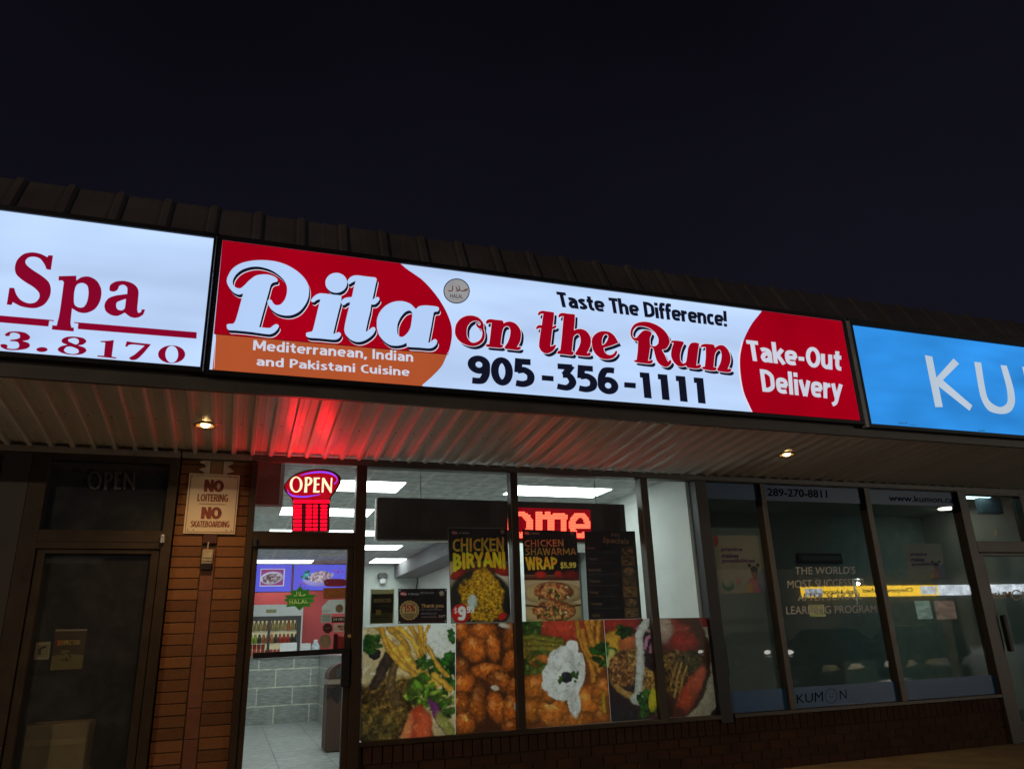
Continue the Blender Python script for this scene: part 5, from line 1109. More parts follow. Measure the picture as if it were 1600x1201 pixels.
c.put(((c.x < .012) | (c.x > .988) | (c.y < .007)) * 1.0, np.array([110, 110, 112.])); c.blob(.17, .90, .16, .10, 0, (205, 30, 22), .06, .1)
bq = [(699.5, 823.5), (792.8, 824.6), (798.5, 973), (704.6, 973.6)]; c.frame(bq)
Zb = lambda x, y: (695 + x / 7.28, 815 + y / 7.28)
c.logo(Zb(110, 125), 1.15); c.disc(Zb(655, 115), 3.6, (120, 115, 95))
gy = np.stack([225 - 60 * c.noise(14, 2), 190 - 70 * c.noise(14, 2), 20 + 60 * c.noise(14, 2)], -1)
c.text('CHICKEN', [Zb(88, 185), Zb(672, 175), Zb(672, 345), Zb(88, 352)], gy * [1.08, 1.05, .9], .16, .05, lambda u, v: v * (1 - .10 * np.sin(np.pi * u)) + .05 * np.sin(np.pi * u) - .02)
c.text('BIRYANI', [Zb(92, 365), Zb(680, 350), Zb(690, 545), Zb(100, 575)], gy * [1.25, 1.35, .6], .20, .07, lambda u, v: v + (1 - v) * .22 * np.sin(np.pi * u))
c.text('$', [Zb(102, 975), Zb(140, 975), Zb(140, 1050), Zb(102, 1050)], (235, 235, 230), .16); c.text('9', [Zb(150, 970), Zb(235, 970), Zb(235, 1112), Zb(150, 1112)], (240, 240, 235), .24); c.text('99', [Zb(245, 965), Zb(330, 965), Zb(330, 1035), Zb(245, 1035)], (240, 240, 235), .22)
c.mesh('print', bq, YQ, M['paper'], r)

r = thing('paper_poster', 'tall poster reading CHICKEN SHAWARMA WRAP over a photo of two cut wraps', 'poster', tuple(P(822, 971, YQ)))
c = Cv(150, 236, (14, 11, 13)); c.put((c.y > .50) * 1.0, np.array([196, 168, 128.])); c.put(np.clip((c.y - .44) * 9, 0, 1) * (c.y < .56), np.array([70, 26, 18.])); c.blob(.86, .50, .2, .07, 0, (110, 22, 18), .4, .3); c.blob(.3, .50, .14, .05, 0, (190, 40, 25), .4, .3); c.blob(.62, .49, .1, .05, 0, (170, 36, 25), .4, .3)
c.img *= (.9 + .2 * c.noise(6, 3))[..., None]
for cy, s in ((.70, 1.0), (.91, 1.08)):
    c.blob(.5, cy, .60 * s, .125 * s, 0, (222, 188, 128), .06, .35, .05, .1); c.blob(.52, cy - .02, .38 * s, .108 * s, 0, (150, 84, 44), .1, .3, .15)
    c.grainy(.50, cy - .02, .35 * s, .098 * s, 0, [(125, 58, 26), (235, 170, 100)], 22)
    for k in range(16): c.blob(.5 + random.uniform(-.30, .30), cy + random.uniform(-.08, .06), .04, .018, random.random() * 3, random.choice([(185, 60, 30), (200, 70, 45), (225, 205, 170), (80, 95, 35), (110, 50, 25)]), .4, .4, .4)
    c.leaves(.5, cy + .07, .22, 26, [(130, 150, 70), (215, 190, 120), (80, 105, 40)], .035)
c.blob(.02, .83, .5, .012, .1, (70, 42, 22), .5, .3); c.blob(.97, .83, .3, .012, -.15, (70, 42, 22), .5, .3)
bq = [(816, 826.3), (900.8, 830), (909, 969), (822, 970.7)]; c.frame(bq)
Zs = lambda x, y: (805 + x / 6.16, 780 + y / 6.16)
c.logo(Zs(110, 325), 1.0); c.disc(Zs(548, 330), 3.2, (110, 35, 35))
gy = np.stack([190 - 60 * c.noise(14, 2), 150 - 60 * c.noise(14, 2), 60 + 40 * c.noise(14, 2)], -1)
c.text('CHICKEN', [Zs(88, 392), Zs(462, 385), Zs(466, 455), Zs(90, 462)], gy * 1.2, .16, .05); c.text('SHAWARMA', [Zs(90, 470), Zs(585, 475), Zs(590, 535), Zs(93, 545)], gy * [1.1, 1.2, .8], .16, .04)
c.text('WRAP', [Zs(92, 560), Zs(400, 560), Zs(408, 672), Zs(108, 686)], gy * [1.5, 1.6, .5], .21, .06); c.text('$5.99', [Zs(428, 606), Zs(585, 602), Zs(588, 668), Zs(432, 676)], (240, 225, 90), .2, .04)
c.mesh('print', bq, YQ, M['paper'], r)

r = thing('menu_poster', 'black daily specials menu poster with a column of small dish pictures at its right', 'poster', tuple(P(920, 968, YQ)))
c = Cv(150, 250, (13, 13, 19)); c.img *= (.85 + .3 * c.noise(5, 3))[..., None]
for k in range(7):
    y = .17 + k * .118; m_ = ((c.x > .68) & (c.x < .95) & (c.y > y) & (c.y < y + .115)) * 1.0
    c.put(m_, np.array(((40, 34, 26), (92, 62, 36), (34, 32, 28), (58, 42, 28), (96, 64, 26), (40, 24, 20), (74, 60, 40))[k], float)); t_ = c.img.copy(); c.grainy(.815, y + .06, .12, .05, 0, [(40, 26, 14), (120, 86, 50)], 26); c.img = np.where(m_[..., None] > 0, c.img, t_)
c.put((c.y > .985) * 1.0, np.array([60, 20, 22.]))
bq = [(912.6, 830), (991.9, 829.3), (1003, 965.8), (920, 967.8)]; c.frame(bq)
Zm = lambda x, y: (900 + x / 7.51, 820 + y / 7.51)
c.text('Daily', [Zm(410, 90), Zm(515, 95), Zm(512, 148), Zm(408, 140)], (130, 100, 72), .16); c.text('Specials', [Zm(310, 140), Zm(625, 160), Zm(618, 245), Zm(305, 225)], (140, 108, 76), .16)
for k, dname in enumerate(('Monday', 'Tuesday', 'Wednesday', 'Thursday', 'Friday', 'Saturday', 'Sunday')):
    y = 255 + 131 * k; x = 128 + 9 * k; wd_ = 16 * len(dname)
    c.text(dname, [Zm(x, y), Zm(x + wd_, y), Zm(x + wd_ + 2, y + 40), Zm(x + 2, y + 40)], (112, 84, 60), .16)
    a_, b_2 = c.uv(Zm(x, y + 68)), c.uv(Zm(x + 345, y + 64)); c.stroke([a_, b_2], .010, (70, 66, 62), .1, .3, .5)
c.mesh('print', bq, YQ, M['paper'], r)

r = thing('inspection_notice', 'olive and black INSPECTED notice on a pale sheet beside the door post', 'notice', tuple(P(578, 974, YQ)))
Zi = lambda x, y: (570 + x / 11.43, 900 + y / 11.43)
pquad('sheet', [Zi(110, 235), Zi(530, 232), Zi(515, 840), Zi(85, 850)], YQ + .001, T_((.62, .62, .42)), r, .001)
c = Cv(90, 120, (34, 32, 16)); c.put((c.y > .64 + .14 * (c.x - .5)**2) * 1.0, np.array([88, 92, 48.])); c.put(((c.x > .22) & (c.x < .45) & (c.y > .55) & (c.y < .72)) * 1.0, np.array([175, 150, 60.])); c.blob(.68, .62, .1, .07, 0, (60, 66, 40), .2, .2)
c.put(((c.x > .2) & (c.x < .8) & (c.y > .79) & (c.y < .82)) * 1.0, np.array([35, 38, 20.])); c.put(((c.x > .28) & (c.x < .86) & (np.abs(c.y - .42) < .012)) * 1.0, np.array([75, 70, 40.]))
c.frame([Zi(125, 315), Zi(515, 310), Zi(495, 830), Zi(105, 835)]); c.text('INSPECTED', [Zi(160, 400), Zi(472, 395), Zi(472, 465), Zi(158, 470)], (190, 165, 115), .2, .02)
c.mesh('print', c.q, YQ - .001, M['paper'], r)

r = thing('anniversary_banner', 'dark landscape banner with a gold 15% seal and the words Thank you', 'banner', tuple(P(622, 974, YQ)))
c = Cv(180, 120, (10, 9, 14)); c.put(np.clip((c.y - .72) * 2.5, 0, 1) * 1.0, np.array([62, 14, 18.]))
an = np.arctan2((c.y - .62) * .714, c.x - .225); rad = np.hypot(c.x - .225, (c.y - .62) * .714); R0 = .205 * (1 + .035 * np.cos(an * 18))
c.put((R0 - rad) * 80, np.array([165, 135, 80.])); c.put((.172 - rad) * 80, np.array([75, 52, 28.])); c.put((.160 - rad) * 80, np.array([172, 142, 88.]))
for k in range(4): c.put(((np.abs(c.y - .72 - .04 * k) < .012) & (np.abs(c.x - .225) < .12 - .02 * k)) * 1.0, np.array([70, 48, 28.]))
c.frame([Zi(597, 222), Zi(1465, 215), Zi(1465, 835), Zi(597, 845)])
c.text('15%', [Zi(690, 505), Zi(892, 498), Zi(890, 635), Zi(690, 640)], (135, 30, 28), .16)
c.logo(Zi(690, 312), 1.25); c.disc(Zi(1372, 305), 4.3, (150, 135, 110)); c.text('905-356-1111', [Zi(980, 275), Zi(1225, 280), Zi(1225, 316), Zi(980, 312)], (150, 148, 150), .16)
for t_, q_, k_ in (('Thank you', (1000, 490, 1402, 575), (200, 150, 95)), ('for relentlessly', (1000, 575, 1372, 620), (135, 115, 120)), ('serving our', (1000, 640, 1290, 690), (135, 115, 120)), ('community', (1000, 700, 1290, 752), (130, 105, 112)), ('24/7', (1315, 690, 1435, 736), (205, 170, 140))):
    c.text(t_, [Zi(q_[0], q_[1]), Zi(q_[2], q_[1] - 3), Zi(q_[2], q_[3] - 3), Zi(q_[0], q_[3])], k_, .18, .02)
for x, y in ((628, 252), (1440, 245), (622, 820), (1440, 800)): c.disc(Zi(x, y), 1.2, (190, 190, 190))
c.mesh('print', c.q, YQ, M['paper'], r)

# ------------------------------------------------------------------ stickers on the restaurant door glass
YD = .0205
def sticker(label, shp, mat, cat='sticker', name='door_sticker'):
    global YD
    YD -= .00022
    q = P(*shp[0], YD); r = thing(name, label, cat, tuple(q), 'stickers on the restaurant door'); shape('film', [shp], fz, YD, mat, r); return r
Zk = lambda x, y: (500 + x / 8.9, 895 + y / 8.9); Zh = lambda x, y: (390 + x / 6.006, 840 + y / 6.006)
star = [Zh(x, y) for x, y in ((472, 445), (505, 488), (557, 476), (556, 526), (630, 532), (588, 570), (616, 604), (566, 604), (574, 650), (515, 640), (465, 680), (425, 640), (338, 648), (358, 606), (316, 580), (352, 562), (322, 540), (386, 532), (386, 486), (438, 490))]
r = thing('door_sticker', 'green many pointed star decal with halal writing on the door glass', 'sticker', tuple(P(*star[0], YD)), 'stickers on the restaurant door')
c = Cv(170, 126, (52, 128, 36)); c.img *= (.86 + .28 * c.noise(4, 3))[..., None]; c.frame([Zh(310, 440), Zh(636, 440), Zh(636, 685), Zh(310, 685)])
sv = [c.uv(p) for p in star]; inside = np.zeros((c.H, c.W), bool); rimd = np.full((c.H, c.W), 9.)
for (ax, ay), (bx, by) in zip(sv, sv[1:] + sv[:1]):
    inside ^= ((ay > c.y) != (by > c.y)) & (c.x < (bx - ax) * (c.y - ay) / (by - ay + 1e-9) + ax)
    L2 = (bx - ax)**2 + ((by - ay) * c.asp)**2 + 1e-12; t = np.clip(((c.x - ax) * (bx - ax) + (c.y - ay) * (by - ay) * c.asp**2) / L2, 0, 1)
    rimd = np.minimum(rimd, np.hypot(c.x - ax - t * (bx - ax), (c.y - ay - t * (by - ay)) * c.asp))
c.put(1 - np.abs(rimd - .022) * 140, np.array([120, 170, 70.]))
for pl in ([(98, 42), (103, 80), (96, 120), (60, 130), (30, 118)], [(150, 55), (165, 95), (190, 122)], [(192, 40), (205, 95), (190, 128), (150, 122)], [(206, 112), (250, 128), (295, 122), (330, 100), (268, 108)]):
    c.stroke([c.uv(Zh(405 + x * .36, 486 + y * .44)) for x, y in pl], .026, (225, 225, 130), .1, .05, .5)
c.text('HALAL', [Zh(370, 582), Zh(552, 578), Zh(554, 612), Zh(372, 622)], (225, 225, 130), .17, .06); c.stroke([c.uv(Zh(362, 576)), c.uv(Zh(585, 568))], .010, (190, 200, 100), .1, 0, .5)
c.mesh('film', c.q, YD, M['print'], r, mask=inside * 1.0)
pill = [Zk(x, y) for x, y in smooth([(55, 132, False), (70, 95, False), (110, 80, False), (315, 80, False), (355, 95, False), (370, 132, False), (352, 170, False), (310, 185, False), (110, 186, False), (70, 170, False)], 4)]
r = sticker('dark red pill shaped decal at the top of the door sticker column', pill, T_((.28, .02, .05))); shape('mark', [ell(*Zk(100, 138), 2, 1.6)], fz, YD - .001, T_((.5, .2, .15)), r); shape('line', [thickline([Zk(140, 136), Zk(330, 134)], 1.2)], fz, YD - .001, T_((.42, .10, .10)), r)
r = sticker('rust orange rectangle decal under the dark red pill decal', [Zk(45, 205), Zk(362, 198), Zk(362, 352), Zk(45, 358)], T_((.34, .085, .02)))
shape('script', [thickline(smooth([(*Zk(x, y), False) for x, y in ((105, 320), (130, 260), (145, 300), (160, 265), (175, 310), (205, 290), (215, 312), (235, 290), (255, 315), (285, 290))], 5, False), .9)], fz, YD - .001, T_((.50, .26, .10)), r)
r = sticker('white paper sheet with small print behind the round beige decal', [Zk(120, 372), Zk(360, 366), Zk(362, 560), Zk(30, 560), Zk(25, 470)], T_((.62, .68, .66)))
for k in range(3): shape('print_line', [thickline([Zk(40, 515 + 16 * k), Zk(160 - 20 * k, 512 + 16 * k)], .6)], fz, YD - .001, T_((.25, .3, .3)), r)
sticker('round beige decal on the white sheet', ell(*Zk(270, 490), 6.4, 6.6), T_((.40, .30, .17))); 
r = sticker('grey green square label with faint print lines beside the 24 HRS label', [Zk(12, 575), Zk(158, 570), Zk(158, 680), Zk(12, 690)], T_((.36, .42, .36)))
for k in range(4): shape('print_line', [thickline([Zk(30, 595 + 22 * k), Zk(140, 592 + 22 * k)], .6)], fz, YD - .001, T_((.14, .17, .14)), r)
r = sticker('black label reading 24 HRS in white', [Zk(165, 608), Zk(360, 602), Zk(360, 682), Zk(165, 688)], T_((.015, .02, .02))); stext('lettering', '24 HRS', [Zk(180, 622), Zk(345, 616), Zk(345, 656), Zk(180, 660)], YD - .001, M['white'], r, .2, .03)
r = sticker('small dark maroon round decal above the big brown one', ell(*Zk(105, 765), 7.6, 7.9), T_((.06, .012, .015))); shape('line', [thickline([Zk(60, 768), Zk(150, 755)], .7)], fz, YD - .001, T_((.3, .12, .1)), r)
r = sticker('beige label with red and orange print patches', [Zk(190, 708), Zk(360, 702), Zk(360, 808), Zk(190, 818)], T_((.45, .36, .27))); shape('patch', [[Zk(245, 728), Zk(305, 725), Zk(305, 752), Zk(245, 756)]], fz, YD - .001, rdd, r); shape('patch', [[Zk(320, 726), Zk(355, 724), Zk(355, 748), Zk(320, 750)]], fz, YD - .001, T_((.2, .25, .2)), r); shape('patch', [[Zk(265, 770), Zk(345, 766), Zk(340, 784), Zk(270, 790)]], fz, YD - .001, T_((.6, .2, .03)), r)
r = sticker('big round brown decal left of the dark red card', ell(*Zk(78, 945), 9.2, 11.2), T_((.27, .16, .085))); shape('ring', [ell(*Zk(78, 945), 7.4, 9.2), ell(*Zk(78, 945), 6.8, 8.6)], fz, YD - .001, T_((.16, .085, .04)), r)
r = sticker('dark red folded card sticker lowest in the door sticker column', [Zk(190, 845), Zk(235, 838), Zk(262, 872), Zk(340, 885), Zk(335, 1078), Zk(180, 1082)], T_((.24, .01, .012))); shape('fold', [[Zk(190, 850), Zk(240, 842), Zk(252, 960), Zk(240, 1080), Zk(182, 1081)]], fz, YD - .001, T_((.07, .008, .012)), r)

# ------------------------------------------------------------------ spa door things
YV = .0205
r = thing('window_lettering', 'pale grey OPEN lettering on the dark spa transom glass', 'lettering', tuple(P(140, 765, YV)))
dv_ = pbr('dull_vinyl', (.07, .058, .045), .6)
for c in OP_G: shape('letter', c, (116.9, 714.7, 9.3), YV - .03, dv_, r)
r = thing('inspection_notice', 'yellowed INSPECTED notice taped inside the dark spa door', 'notice', tuple(P(80, 1046, YV)))
Zv = lambda x, y: (x / 3.99, 900 + y / 3.99)
c = Cv(60, 80, (95, 72, 40)); c.put((c.y > .62 + .16 * (c.x - .45)**2 - .1 * (np.abs(c.x - .4) < .12)) * 1.0, np.array([150, 135, 72.])); c.put((c.y < .045) * 1.0, np.array([190, 180, 150.])); c.leaves(.45, .72, .2, 20, [(90, 75, 35), (180, 165, 90)], .05)
c.mesh('print', [Zv(347, 330), Zv(545, 328), Zv(510, 575), Zv(312, 586)], YV, M['paper'], r)
stext('lettering', 'INSPECTED', [Zv(358, 398), Zv(502, 396), Zv(498, 424), Zv(355, 430)], YV - .002, T_((.55, .40, .10)), r, .2, .02); shape('patch', [[Zv(358, 398), Zv(382, 398), Zv(378, 430), Zv(355, 431)]], fz, YV - .003, T_((.5, .13, .03)), r)
r = thing('paper_sticker', 'small cream square sticker left of the yellowed notice on the spa door', 'sticker', tuple(P(52, 1030, YV)))
pquad('sheet', [Zv(225, 410), Zv(318, 405), Zv(305, 518), Zv(208, 520)], YV, T_((.36, .30, .17)), r, .001); shape('figure', [[Zv(240, 455), Zv(255, 440), Zv(285, 432), Zv(290, 440), Zv(258, 455), Zv(254, 490), Zv(238, 488)]], fz, YV - .001, T_((.05, .04, .03)), r); shape('rim', [[Zv(228, 415), Zv(314, 410), Zv(302, 513), Zv(213, 515)], [Zv(236, 424), Zv(306, 420), Zv(295, 504), Zv(222, 506)]], fz, YV - .001, T_((.50, .44, .30)), r)
def box_body(x0, x1, y0, y1, z0, z1, label):  # tan boxes built in place of unclear tan boards low in the glass
    r = thing('tan_box', label, 'box', ((x0 + x1) / 2, (y0 + y1) / 2, z0), 'tan boxes behind the spa door')
    MB().box(x0, x1, y0, y1, z0, z1, .006).build('box_body', M['tan'], r); MB().box(x0 + .01, x1 - .01, y0 - .002, y0 - .0004, (z0 + z1) / 2 + .02, (z0 + z1) / 2 + .06).build('tan_strip', pbr('tan_strip', (.30, .22, .11), .3), r)
xa_, xb_ = P(32, 1160, .16)[0], P(136, 1160, .16)[0]
box_body(xa_, xb_, .16, .5, .012, .44, 'tan box standing on the floor behind the spa door glass'); box_body(xa_ + .02, xb_ - .005, .16, .5, .445, P(80, 1131, .16)[2], 'tan box on top of another behind the spa door glass')
r = thing('reflection_blind', 'pale grey blind added inside the far left spa window to imitate a reflection', 'blind', (-3.2, .12, 2.7))  # blind added in place of the grey reflection in this pane
rows_a = [(x, .14 + .004 * math.sin(x * 60), 2.72) for x in np.linspace(-4.9, -1.87, 120)]; MB().strip([rows_a, [(p[0], p[1], .55) for p in rows_a]]).build('fabric', pbr('reflection_grey', (.78, .70, .62), .8, 0, .1, 3), r, True); MB().cyl((-3.4, .15, 2.735), .02, 3.0, 'x', 12).build('roller', M['trim'], r)

# ------------------------------------------------------------------ tutoring centre graphics
YK = .0085
def vinyl(label, cat='lettering'): return thing('window_lettering', label, cat, (6, YK, 1.5))
Zt = lambda x, y: (1080 + x / 4.62, 720 + y / 4.62); Zu = lambda x, y: (1340 + x / 4.804, 730 + y / 4.804); Zd = lambda x, y: (1080 + x / 4.983, 960 + y / 4.983); Ze = lambda x, y: (1500 + x / 3.52, 860 + y / 3.52)
r = vinyl('thin white slogan lines THE WORLDS MOST SUCCESSFUL AFTER-SCHOOL LEARNING PROGRAM on the glass')
for s_, q in (("THE WORLD'S", ((750, 762), (1185, 758), (1185, 812), (750, 818))), ('MOST SUCCESSFUL', ((695, 862), (1262, 845), (1262, 898), (695, 917))), ('AFTER-SCHOOL', ((770, 955), (1235, 942), (1237, 995), (770, 1010))), ('LEARNING PROGRAM', ((685, 1048), (1335, 1038), (1338, 1092), (688, 1105)))):
    txt('lettering', s_, [Zt(*p) for p in q], YK, M['vinylw'], r)
for k, (l_, rr_) in enumerate(K):
    lab = ('narrow', 'middle', 'right wide')[k]
    b1 = thing('window_band', 'dark blue film band along the top of the %s tutoring window' % lab, 'window film', ((l_ + rr_) / 2, YK, 2.7), 'blue films on the tutoring windows')
    MB().box(l_ + .002, rr_ - .002, YK, YK + .0015, 2.615, 2.788).build('film', M['blueband'], b1)
    b2 = thing('window_band', 'blue film band along the bottom of the %s tutoring window' % lab, 'window film', ((l_ + rr_) / 2, YK, .6), 'blue films on the tutoring windows')
    MB().box(l_ + .002, rr_ - .002, YK, YK + .0015, .517, .712).build('film', M['blueband'], b2)
    if k == 1:
        txt('lettering', '289-270-8811', [Zt(548, 195), Zt(980, 210), Zt(984, 268), Zt(550, 252)], YK - .001, M['vinylk'], b1, .02)
        txt('lettering', 'KUM', [Zd(820, 622), Zd(1025, 596), Zd(1027, 672), Zd(825, 688)], YK - .001, M['vinylk'], b2); txt('lettering', 'N', [Zd(1155, 588), Zd(1208, 582), Zd(1212, 650), Zd(1158, 658)], YK - .001, M['vinylk'], b2)
        shape('letter', [ell(*Zd(1090, 630), 9.6, 11.6), ell(*Zd(1090, 630), 8.8, 10.8)], fz, YK - .001, M['vinylk'], b2)
        for x, y in ((1074, 612), (1106, 608)): shape('mark', [ell(*Zd(x, y), .8, .9)], fz, YK - .001, M['vinylk'], b2)
        shape('mark', [thickline([Zd(1072, 640), Zd(1106, 636)], .8)], fz, YK - .001, M['vinylk'], b2)
    if k == 2: txt('lettering', 'www.kumon.ca', [Zu(230, 203), Zu(715, 222), Zu(720, 268), Zu(236, 252)], YK - .001, M['vinylk'], b1, .015)
r = vinyl('gold capitals on the tutoring centre door glass')
txt('lettering', 'KUM', [Ze(180, 232), Ze(280, 222), Ze(283, 260), Ze(184, 265)], YK, M['gold'], r, .015); shape('letter', [ell(*Ze(312, 243), 7.6, 8.4), ell(*Ze(312, 243), 6.2, 7)], fz, YK, M['gold'], r); txt('lettering', 'N', [Ze(343, 222), Ze(372, 219), Ze(376, 256), Ze(346, 259)], YK, M['gold'], r, .015)
r = vinyl('small unit number 4 on the transom glass of the tutoring door', 'number'); stext('numeral', '4', [(1553, 827), (1557.5, 827), (1558.5, 837), (1553.5, 837)], YK, M['gold'], r, .2)
def kposter(qd, label, tx, dots):
    Y = .03; r = thing('paper_poster', label, 'poster', tuple(P(*qd[3], Y)))
    c = Cv(90, 110, (168, 168, 158)); c.img *= (.95 + .1 * c.noise(3, 2))[..., None]
    if dots:
        c.blob(.20, .86, .13, .10, 0, (30, 120, 95), .1, .1); c.blob(.20, .82, .09, .07, 0, (168, 168, 158), .1, 0); c.blob(.05, .10, .06, .10, .2, (190, 70, 50), .2, .1); c.blob(.42, .80, .06, .06, 0, (190, 130, 130), .3, .1)
    c.blob(.80, .92, .22, .20, 0, (200, 105, 125), .1, .2); c.blob(.62, .96, .10, .16, .4, (195, 165, 90), .2, .2); c.blob(.98, .80, .16, .26, .2, (120, 130, 175), .2, .2); c.blob(.79, .66, .075, .09, 0, (150, 105, 85), .1, .25); c.blob(.79, .60, .085, .06, 0, (32, 24, 26), .15, .2); c.blob(.70, .53, .04, .035, .4, (32, 24, 26), .2, .2); c.blob(.88, .53, .04, .035, -.4, (32, 24, 26), .2, .2); c.blob(.79, .75, .03, .04, 0, (140, 95, 78), .2, .2)
    c.mesh('print', [tuple(P(*p, Y)) for p in qd], Y, M['paper'], r)
    pur = T_((.10, .03, .22))
    for k, s_ in enumerate(('practice', 'makes', 'possibilities')): txt('lettering', s_, [tx(k, 0), tx(k, 1), tx(k, 2), tx(k, 3)], Y - .002, pur, r, .03)
kw = (150, 122, 235)
kposter([Zt(155, 535), Zt(490, 535), Zt(548, 945), Zt(205, 960)], 'white poster reading practice makes possibilities in the narrow tutoring window', lambda k, i: Zt(218 + 3 * k + (kw[k] if i in (1, 2) else 0), 622 + 41 * k + (36 if i > 1 else 0)), True)
kposter([Zu(345, 570), Zu(625, 570), Zu(662, 830), Zu(388, 836)], 'white poster reading practice makes possibilities in the right wide tutoring window', lambda k, i: Zu(396 + 6 * k + ((125, 100, 190)[k] if i in (1, 2) else 0), 638 + 37 * k + (30 if i > 1 else 0)), False)
q0, q1 = P(*Zt(762, 664), 2.38), P(*Zt(1090, 738), 2.38); r = thing('picture_frame', 'dark framed panel on the back wall of the tutoring room', 'frame', (q0[0], 2.38, q1[2]))
MB().box(q0[0], q1[0], 2.36, 2.398, q1[2], q0[2], .006).build('frame', M['black'], r); MB().box(q0[0] + .04, q1[0] - .04, 2.352, 2.359, q1[2] + .04, q0[2] - .04).build('panel', pbr('panel_grey', (.10, .11, .10), .5), r)
# vestibule lamp and exit sign
vq = PZ(1521, 774.5, 2.87); vl = thing('ceiling_lamp', 'bluish lamp on the vestibule ceiling behind the tutoring transom', 'ceiling light', (vq[0], vq[1], 2.88)); MB().box(vq[0] - .32, vq[0] + .32, vq[1] - .16, vq[1] + .16, 2.86, 2.879, .01).build('diffuser', emit('vestibule_lamp', (.55, .95, 1.0), 5), vl); MB().box(vq[0] - .34, vq[0] + .34, vq[1] - .18, vq[1] + .18, 2.8795, 2.8995).build('rim', M['white'], vl)
ya = .55; q0, q1 = P(1530, 776, ya), P(1569, 802, ya); ex = thing('exit_sign', 'dark box sign with one red lit end hanging behind the tutoring transom', 'sign', (q0[0], ya, q1[2]))
MB().box(q0[0], q1[0], ya, ya + .08, q1[2], q0[2], .006).build('box', M['darkgrey'], ex); MB().box(q1[0] + .001, q1[0] + .006, ya + .01, ya + .07, q1[2] + .02, q0[2] - .02).build('lit_end', emit('exit_red', (1, .02, .02), 3), ex); MB().cyl(((q0[0] + q1[0]) / 2, ya + .04, (q0[2] + 2.9) / 2), .01, 2.9 - q0[2], 'z', 8).build('stem', M['black'], ex)
q = PZ(1479, 794, 2.885); kl = thing('ceiling_lamp', 'small warm oval lamp on the tutoring room ceiling near the right window post', 'ceiling light', (q[0], q[1], 2.885))
MB().cyl((q[0], q[1], 2.885), .11, .02, 'z', 24).build('diffuser', emit('warm_lamp', (1, .90, .74), 9), kl); MB().cyl((q[0], q[1], 2.8935), .14, .01, 'z', 24).build('rim', M['white'], kl)
# litter at the foot of the wall
q = PZ(1466, 1166, .0); r = bpy.data.objects
bm2 = bmesh.new(); bmesh.ops.create_icosphere(bm2, subdivisions=2, radius=1)
for v in bm2.verts: v.co = Vector((v.co.x * .13, v.co.y * .05, v.co.z * .035)) * random.uniform(.75, 1.2) + Vector((q[0], q[1], .03))
me = bpy.data.meshes.new('paper_scrap'); bm2.to_mesh(me); bm2.free(); tag(link_mesh('paper_scrap', me, pbr('scrap', (.35, .26, .12), .8)), 'crumpled tan paper scrap lying at the foot of the tutoring knee wall', 'litter')

# ------------------------------------------------------------------ across the lot: what the tutoring glass mirrors
def MR(px, py, L):                                # world point whose mirror image in the shop glass shows at a pixel
    q = P(px, py, L); return (q[0], -L + .03, q[2])
LB = 38.0
far = thing('far_building', 'dark plaza building across the parking lot with a long lit yellow and white sign band', 'building', (30, -LB, 0))
xa, xb, xc = MR(1257, 930, LB)[0], MR(1465, 915, LB)[0], MR(1690, 905, LB)[0]
zt2, zb2 = MR(1375, 914.5, LB)[2], MR(1375, 931, LB)[2]
MB().box(xa - 14, xc + 14, -LB - 10, -LB - .3, -.15, zt2 + 1.2).build('wall', pbr('far_wall', (.10, .09, .08), .8, 0, .2, 1), far)
MB().box(xa, xb, -LB - .299, -LB, zb2, zt2).build('yellow_sign', emit('far_yellow', (1.0, .60, .03), 8.5, .1), far)
MB().box(xb + .15, xc, -LB - .299, -LB, zb2, zt2).build('white_sign', emit('far_white', (.82, .9, 1.0), 5.5, .5, 1.6), far)
def ftext(name, s, x0, x1, z0, z1, mat, yy):      # text that reads normally from the lot: left end at the larger x
    return txt(name, s, [(x1, yy, z1), (x0, yy, z1), (x0, yy, z0), (x1, yy, z0)], 0, mat, far, .02)
hgt = zt2 - zb2
ftext('far_lettering', 'Cheques Cashed', xa + .42 * (xb - xa), xa + .80 * (xb - xa), zb2 + .25 * hgt, zt2 - .22 * hgt, M['vinylk'], -LB + .02)
ftext('far_lettering', 'Cash Advances', xa + .12 * (xb - xa), xa + .38 * (xb - xa), zb2 + .3 * hgt, zt2 - .3 * hgt, M['vinylk'], -LB + .02)
MB().box(xa + .86 * (xb - xa), xa + .985 * (xb - xa), -LB + .001, -LB + .03, zb2 + .1 * hgt, zt2 - .1 * hgt).build('white_patch', emit('far_patch', (.9, .95, 1), 4.5, .6, 3), far)
MB().box(xa + .01 * (xb - xa), xa + .13 * (xb - xa), -LB + .001, -LB + .03, zb2 + .1 * hgt, zt2 - .2 * hgt).build('white_patch', emit('far_patch2', (.9, .95, 1), 3.5, .6, 3), far)
for (p0_, p1_, cc, st) in (((1434, 938), (1462, 966), (.55, .75, .60), 1.2), ((1464, 938), (1500, 966), (.75, .45, .35), .9), ((1268, 944), (1294, 962), (.95, .80, .25), 1.3)):
    a, b = MR(*p0_, LB), MR(*p1_, LB); MB().box(a[0], b[0], -LB - .29, -LB - .2, b[2], a[2]).build('lit_window', emit('far_window', cc, st, .6, 1.2, (1, 1, 3)), far)
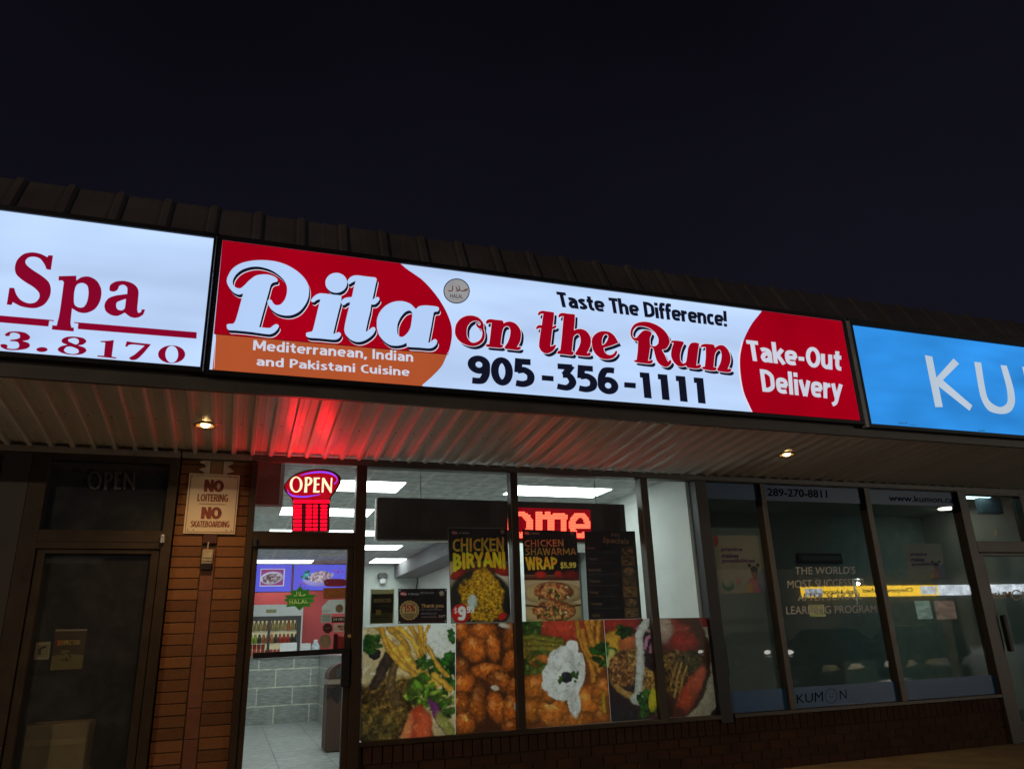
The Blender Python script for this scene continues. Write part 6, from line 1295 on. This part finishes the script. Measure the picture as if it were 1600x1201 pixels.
def lot_lamp(x, y, z, power, label, colr=(1, .80, .58)):
    r = thing('lot_lamp', label, 'lamp post', (x, y, -.15), 'lamp posts of the parking lot')
    MB().cyl((x, y, z / 2), .07, z + .3, 'z', 12, .05).build('pole', M['darkgrey'], r); MB().cyl((x, y, 0), .22, .3, 'z', 16).build('base', M['concrete'], r)
    MB().box(x - .3, x + .3, y - .15, y + .55, z, z + .12, .02).build('head', M['darkgrey'], r); MB().box(x - .20, x + .20, y + .38, y + .5, z - .02, z - .001).build('lens', emit('lot_lens', (1, .95, .85), 30), r)
    l = bpy.data.lights.new('lamp', 'POINT'); l.energy = power; l.color = colr; l.shadow_soft_size = .09; o = bpy.data.objects.new('lamp', l); COL.objects.link(o); o.parent = r; o.location = (0, .3, z + .15 - .3)
    return r
q = MR(1333, 905, 30)
lot_lamp(q[0], q[1], q[2], 3300, 'lamp post across the lot whose white light glints in the tutoring glass', (1, .92, .80))
lot_lamp(-17, -15, 7.0, 2800, 'unseen lamp post added on the spa side to light the ribs sideways')  # unseen lamp added as fill and as side light across the ribs
carpaint = {k: pbr('car_' + k, c, .25, .3, .05) for k, c in dict(white=(.55, .57, .6), dark=(.015, .016, .02), silver=(.28, .29, .31)).items()}
wheelm = M['black']; cglass = pbr('car_glass', (.01, .012, .015), .08)
def car(x, y, kind, face, label):
    r = thing('parked_car', label, 'car', (x, y, -.15), 'cars in the parking lot'); s = face
    prof_ = [(-2.2, .30), (-2.25, .62), (-2.0, .86), (-1.2, .95), (1.75, .98), (2.2, .80), (2.25, .35), (1.85, .24), (-1.85, .24)]; cab = [(-1.25, .95), (-.55, 1.42), (.75, 1.45), (1.6, .98)]
    m = MB().prism([(x + s * a, y - .88, b - .15) for a, b in prof_], (0, 1.76, 0)); bmesh.ops.bevel(m.bm, geom=m.bm.edges[:], offset=.06, segments=2, affect='EDGES'); m.build('body', carpaint[kind], r, False)
    m = MB().prism([(x + s * a, y - .72, b - .15) for a, b in cab], (0, 1.44, 0)); bmesh.ops.bevel(m.bm, geom=m.bm.edges[:], offset=.08, segments=2, affect='EDGES'); m.build('cabin_glass', cglass, r, False)
    MB().prism([(x + s * a, y - .66, b - .14) for a, b in ((-.6, 1.40), (-.5, 1.46), (.7, 1.48), (.85, 1.40))], (0, 1.32, 0)).build('roof', carpaint[kind], r)
    for a in (-1.4, 1.35):
        for dy in (-.82, .82):
            wh = MB().cyl((x + s * a, y + dy, .17), .32, .2, 'y', 20).build('wheel', wheelm, r); MB().cyl((x + s * a, y + dy * 1.13, .17), .19, .03, 'y', 16).build('rim', M['greystrip'], wh)
    for dy in (-.62, .62): MB().ball((x + s * -2.17, y + dy, .56), .07, .17, .08, 12).build('headlight', emit('headlight', (1, .95, .85), 5), r); MB().box(x + s * 2.18 - .05, x + s * 2.18 + .06, y + dy - .18, y + dy + .18, .55, .68, .02).build('tail_light', emit('tail', (1, .03, .02), .8), r)
for px, L_, kind, face, lab in ((1292, 17, 'white', 1, 'white parked car in the lot mirrored in the tutoring glass'), (1420, 17.5, 'dark', 1, 'black parked car with dark windows in the lot'), (1175, 22, 'silver', 1, 'silver parked car in the lot')):
    q = MR(px, 1010, L_); car(q[0], q[1], kind, face, lab)
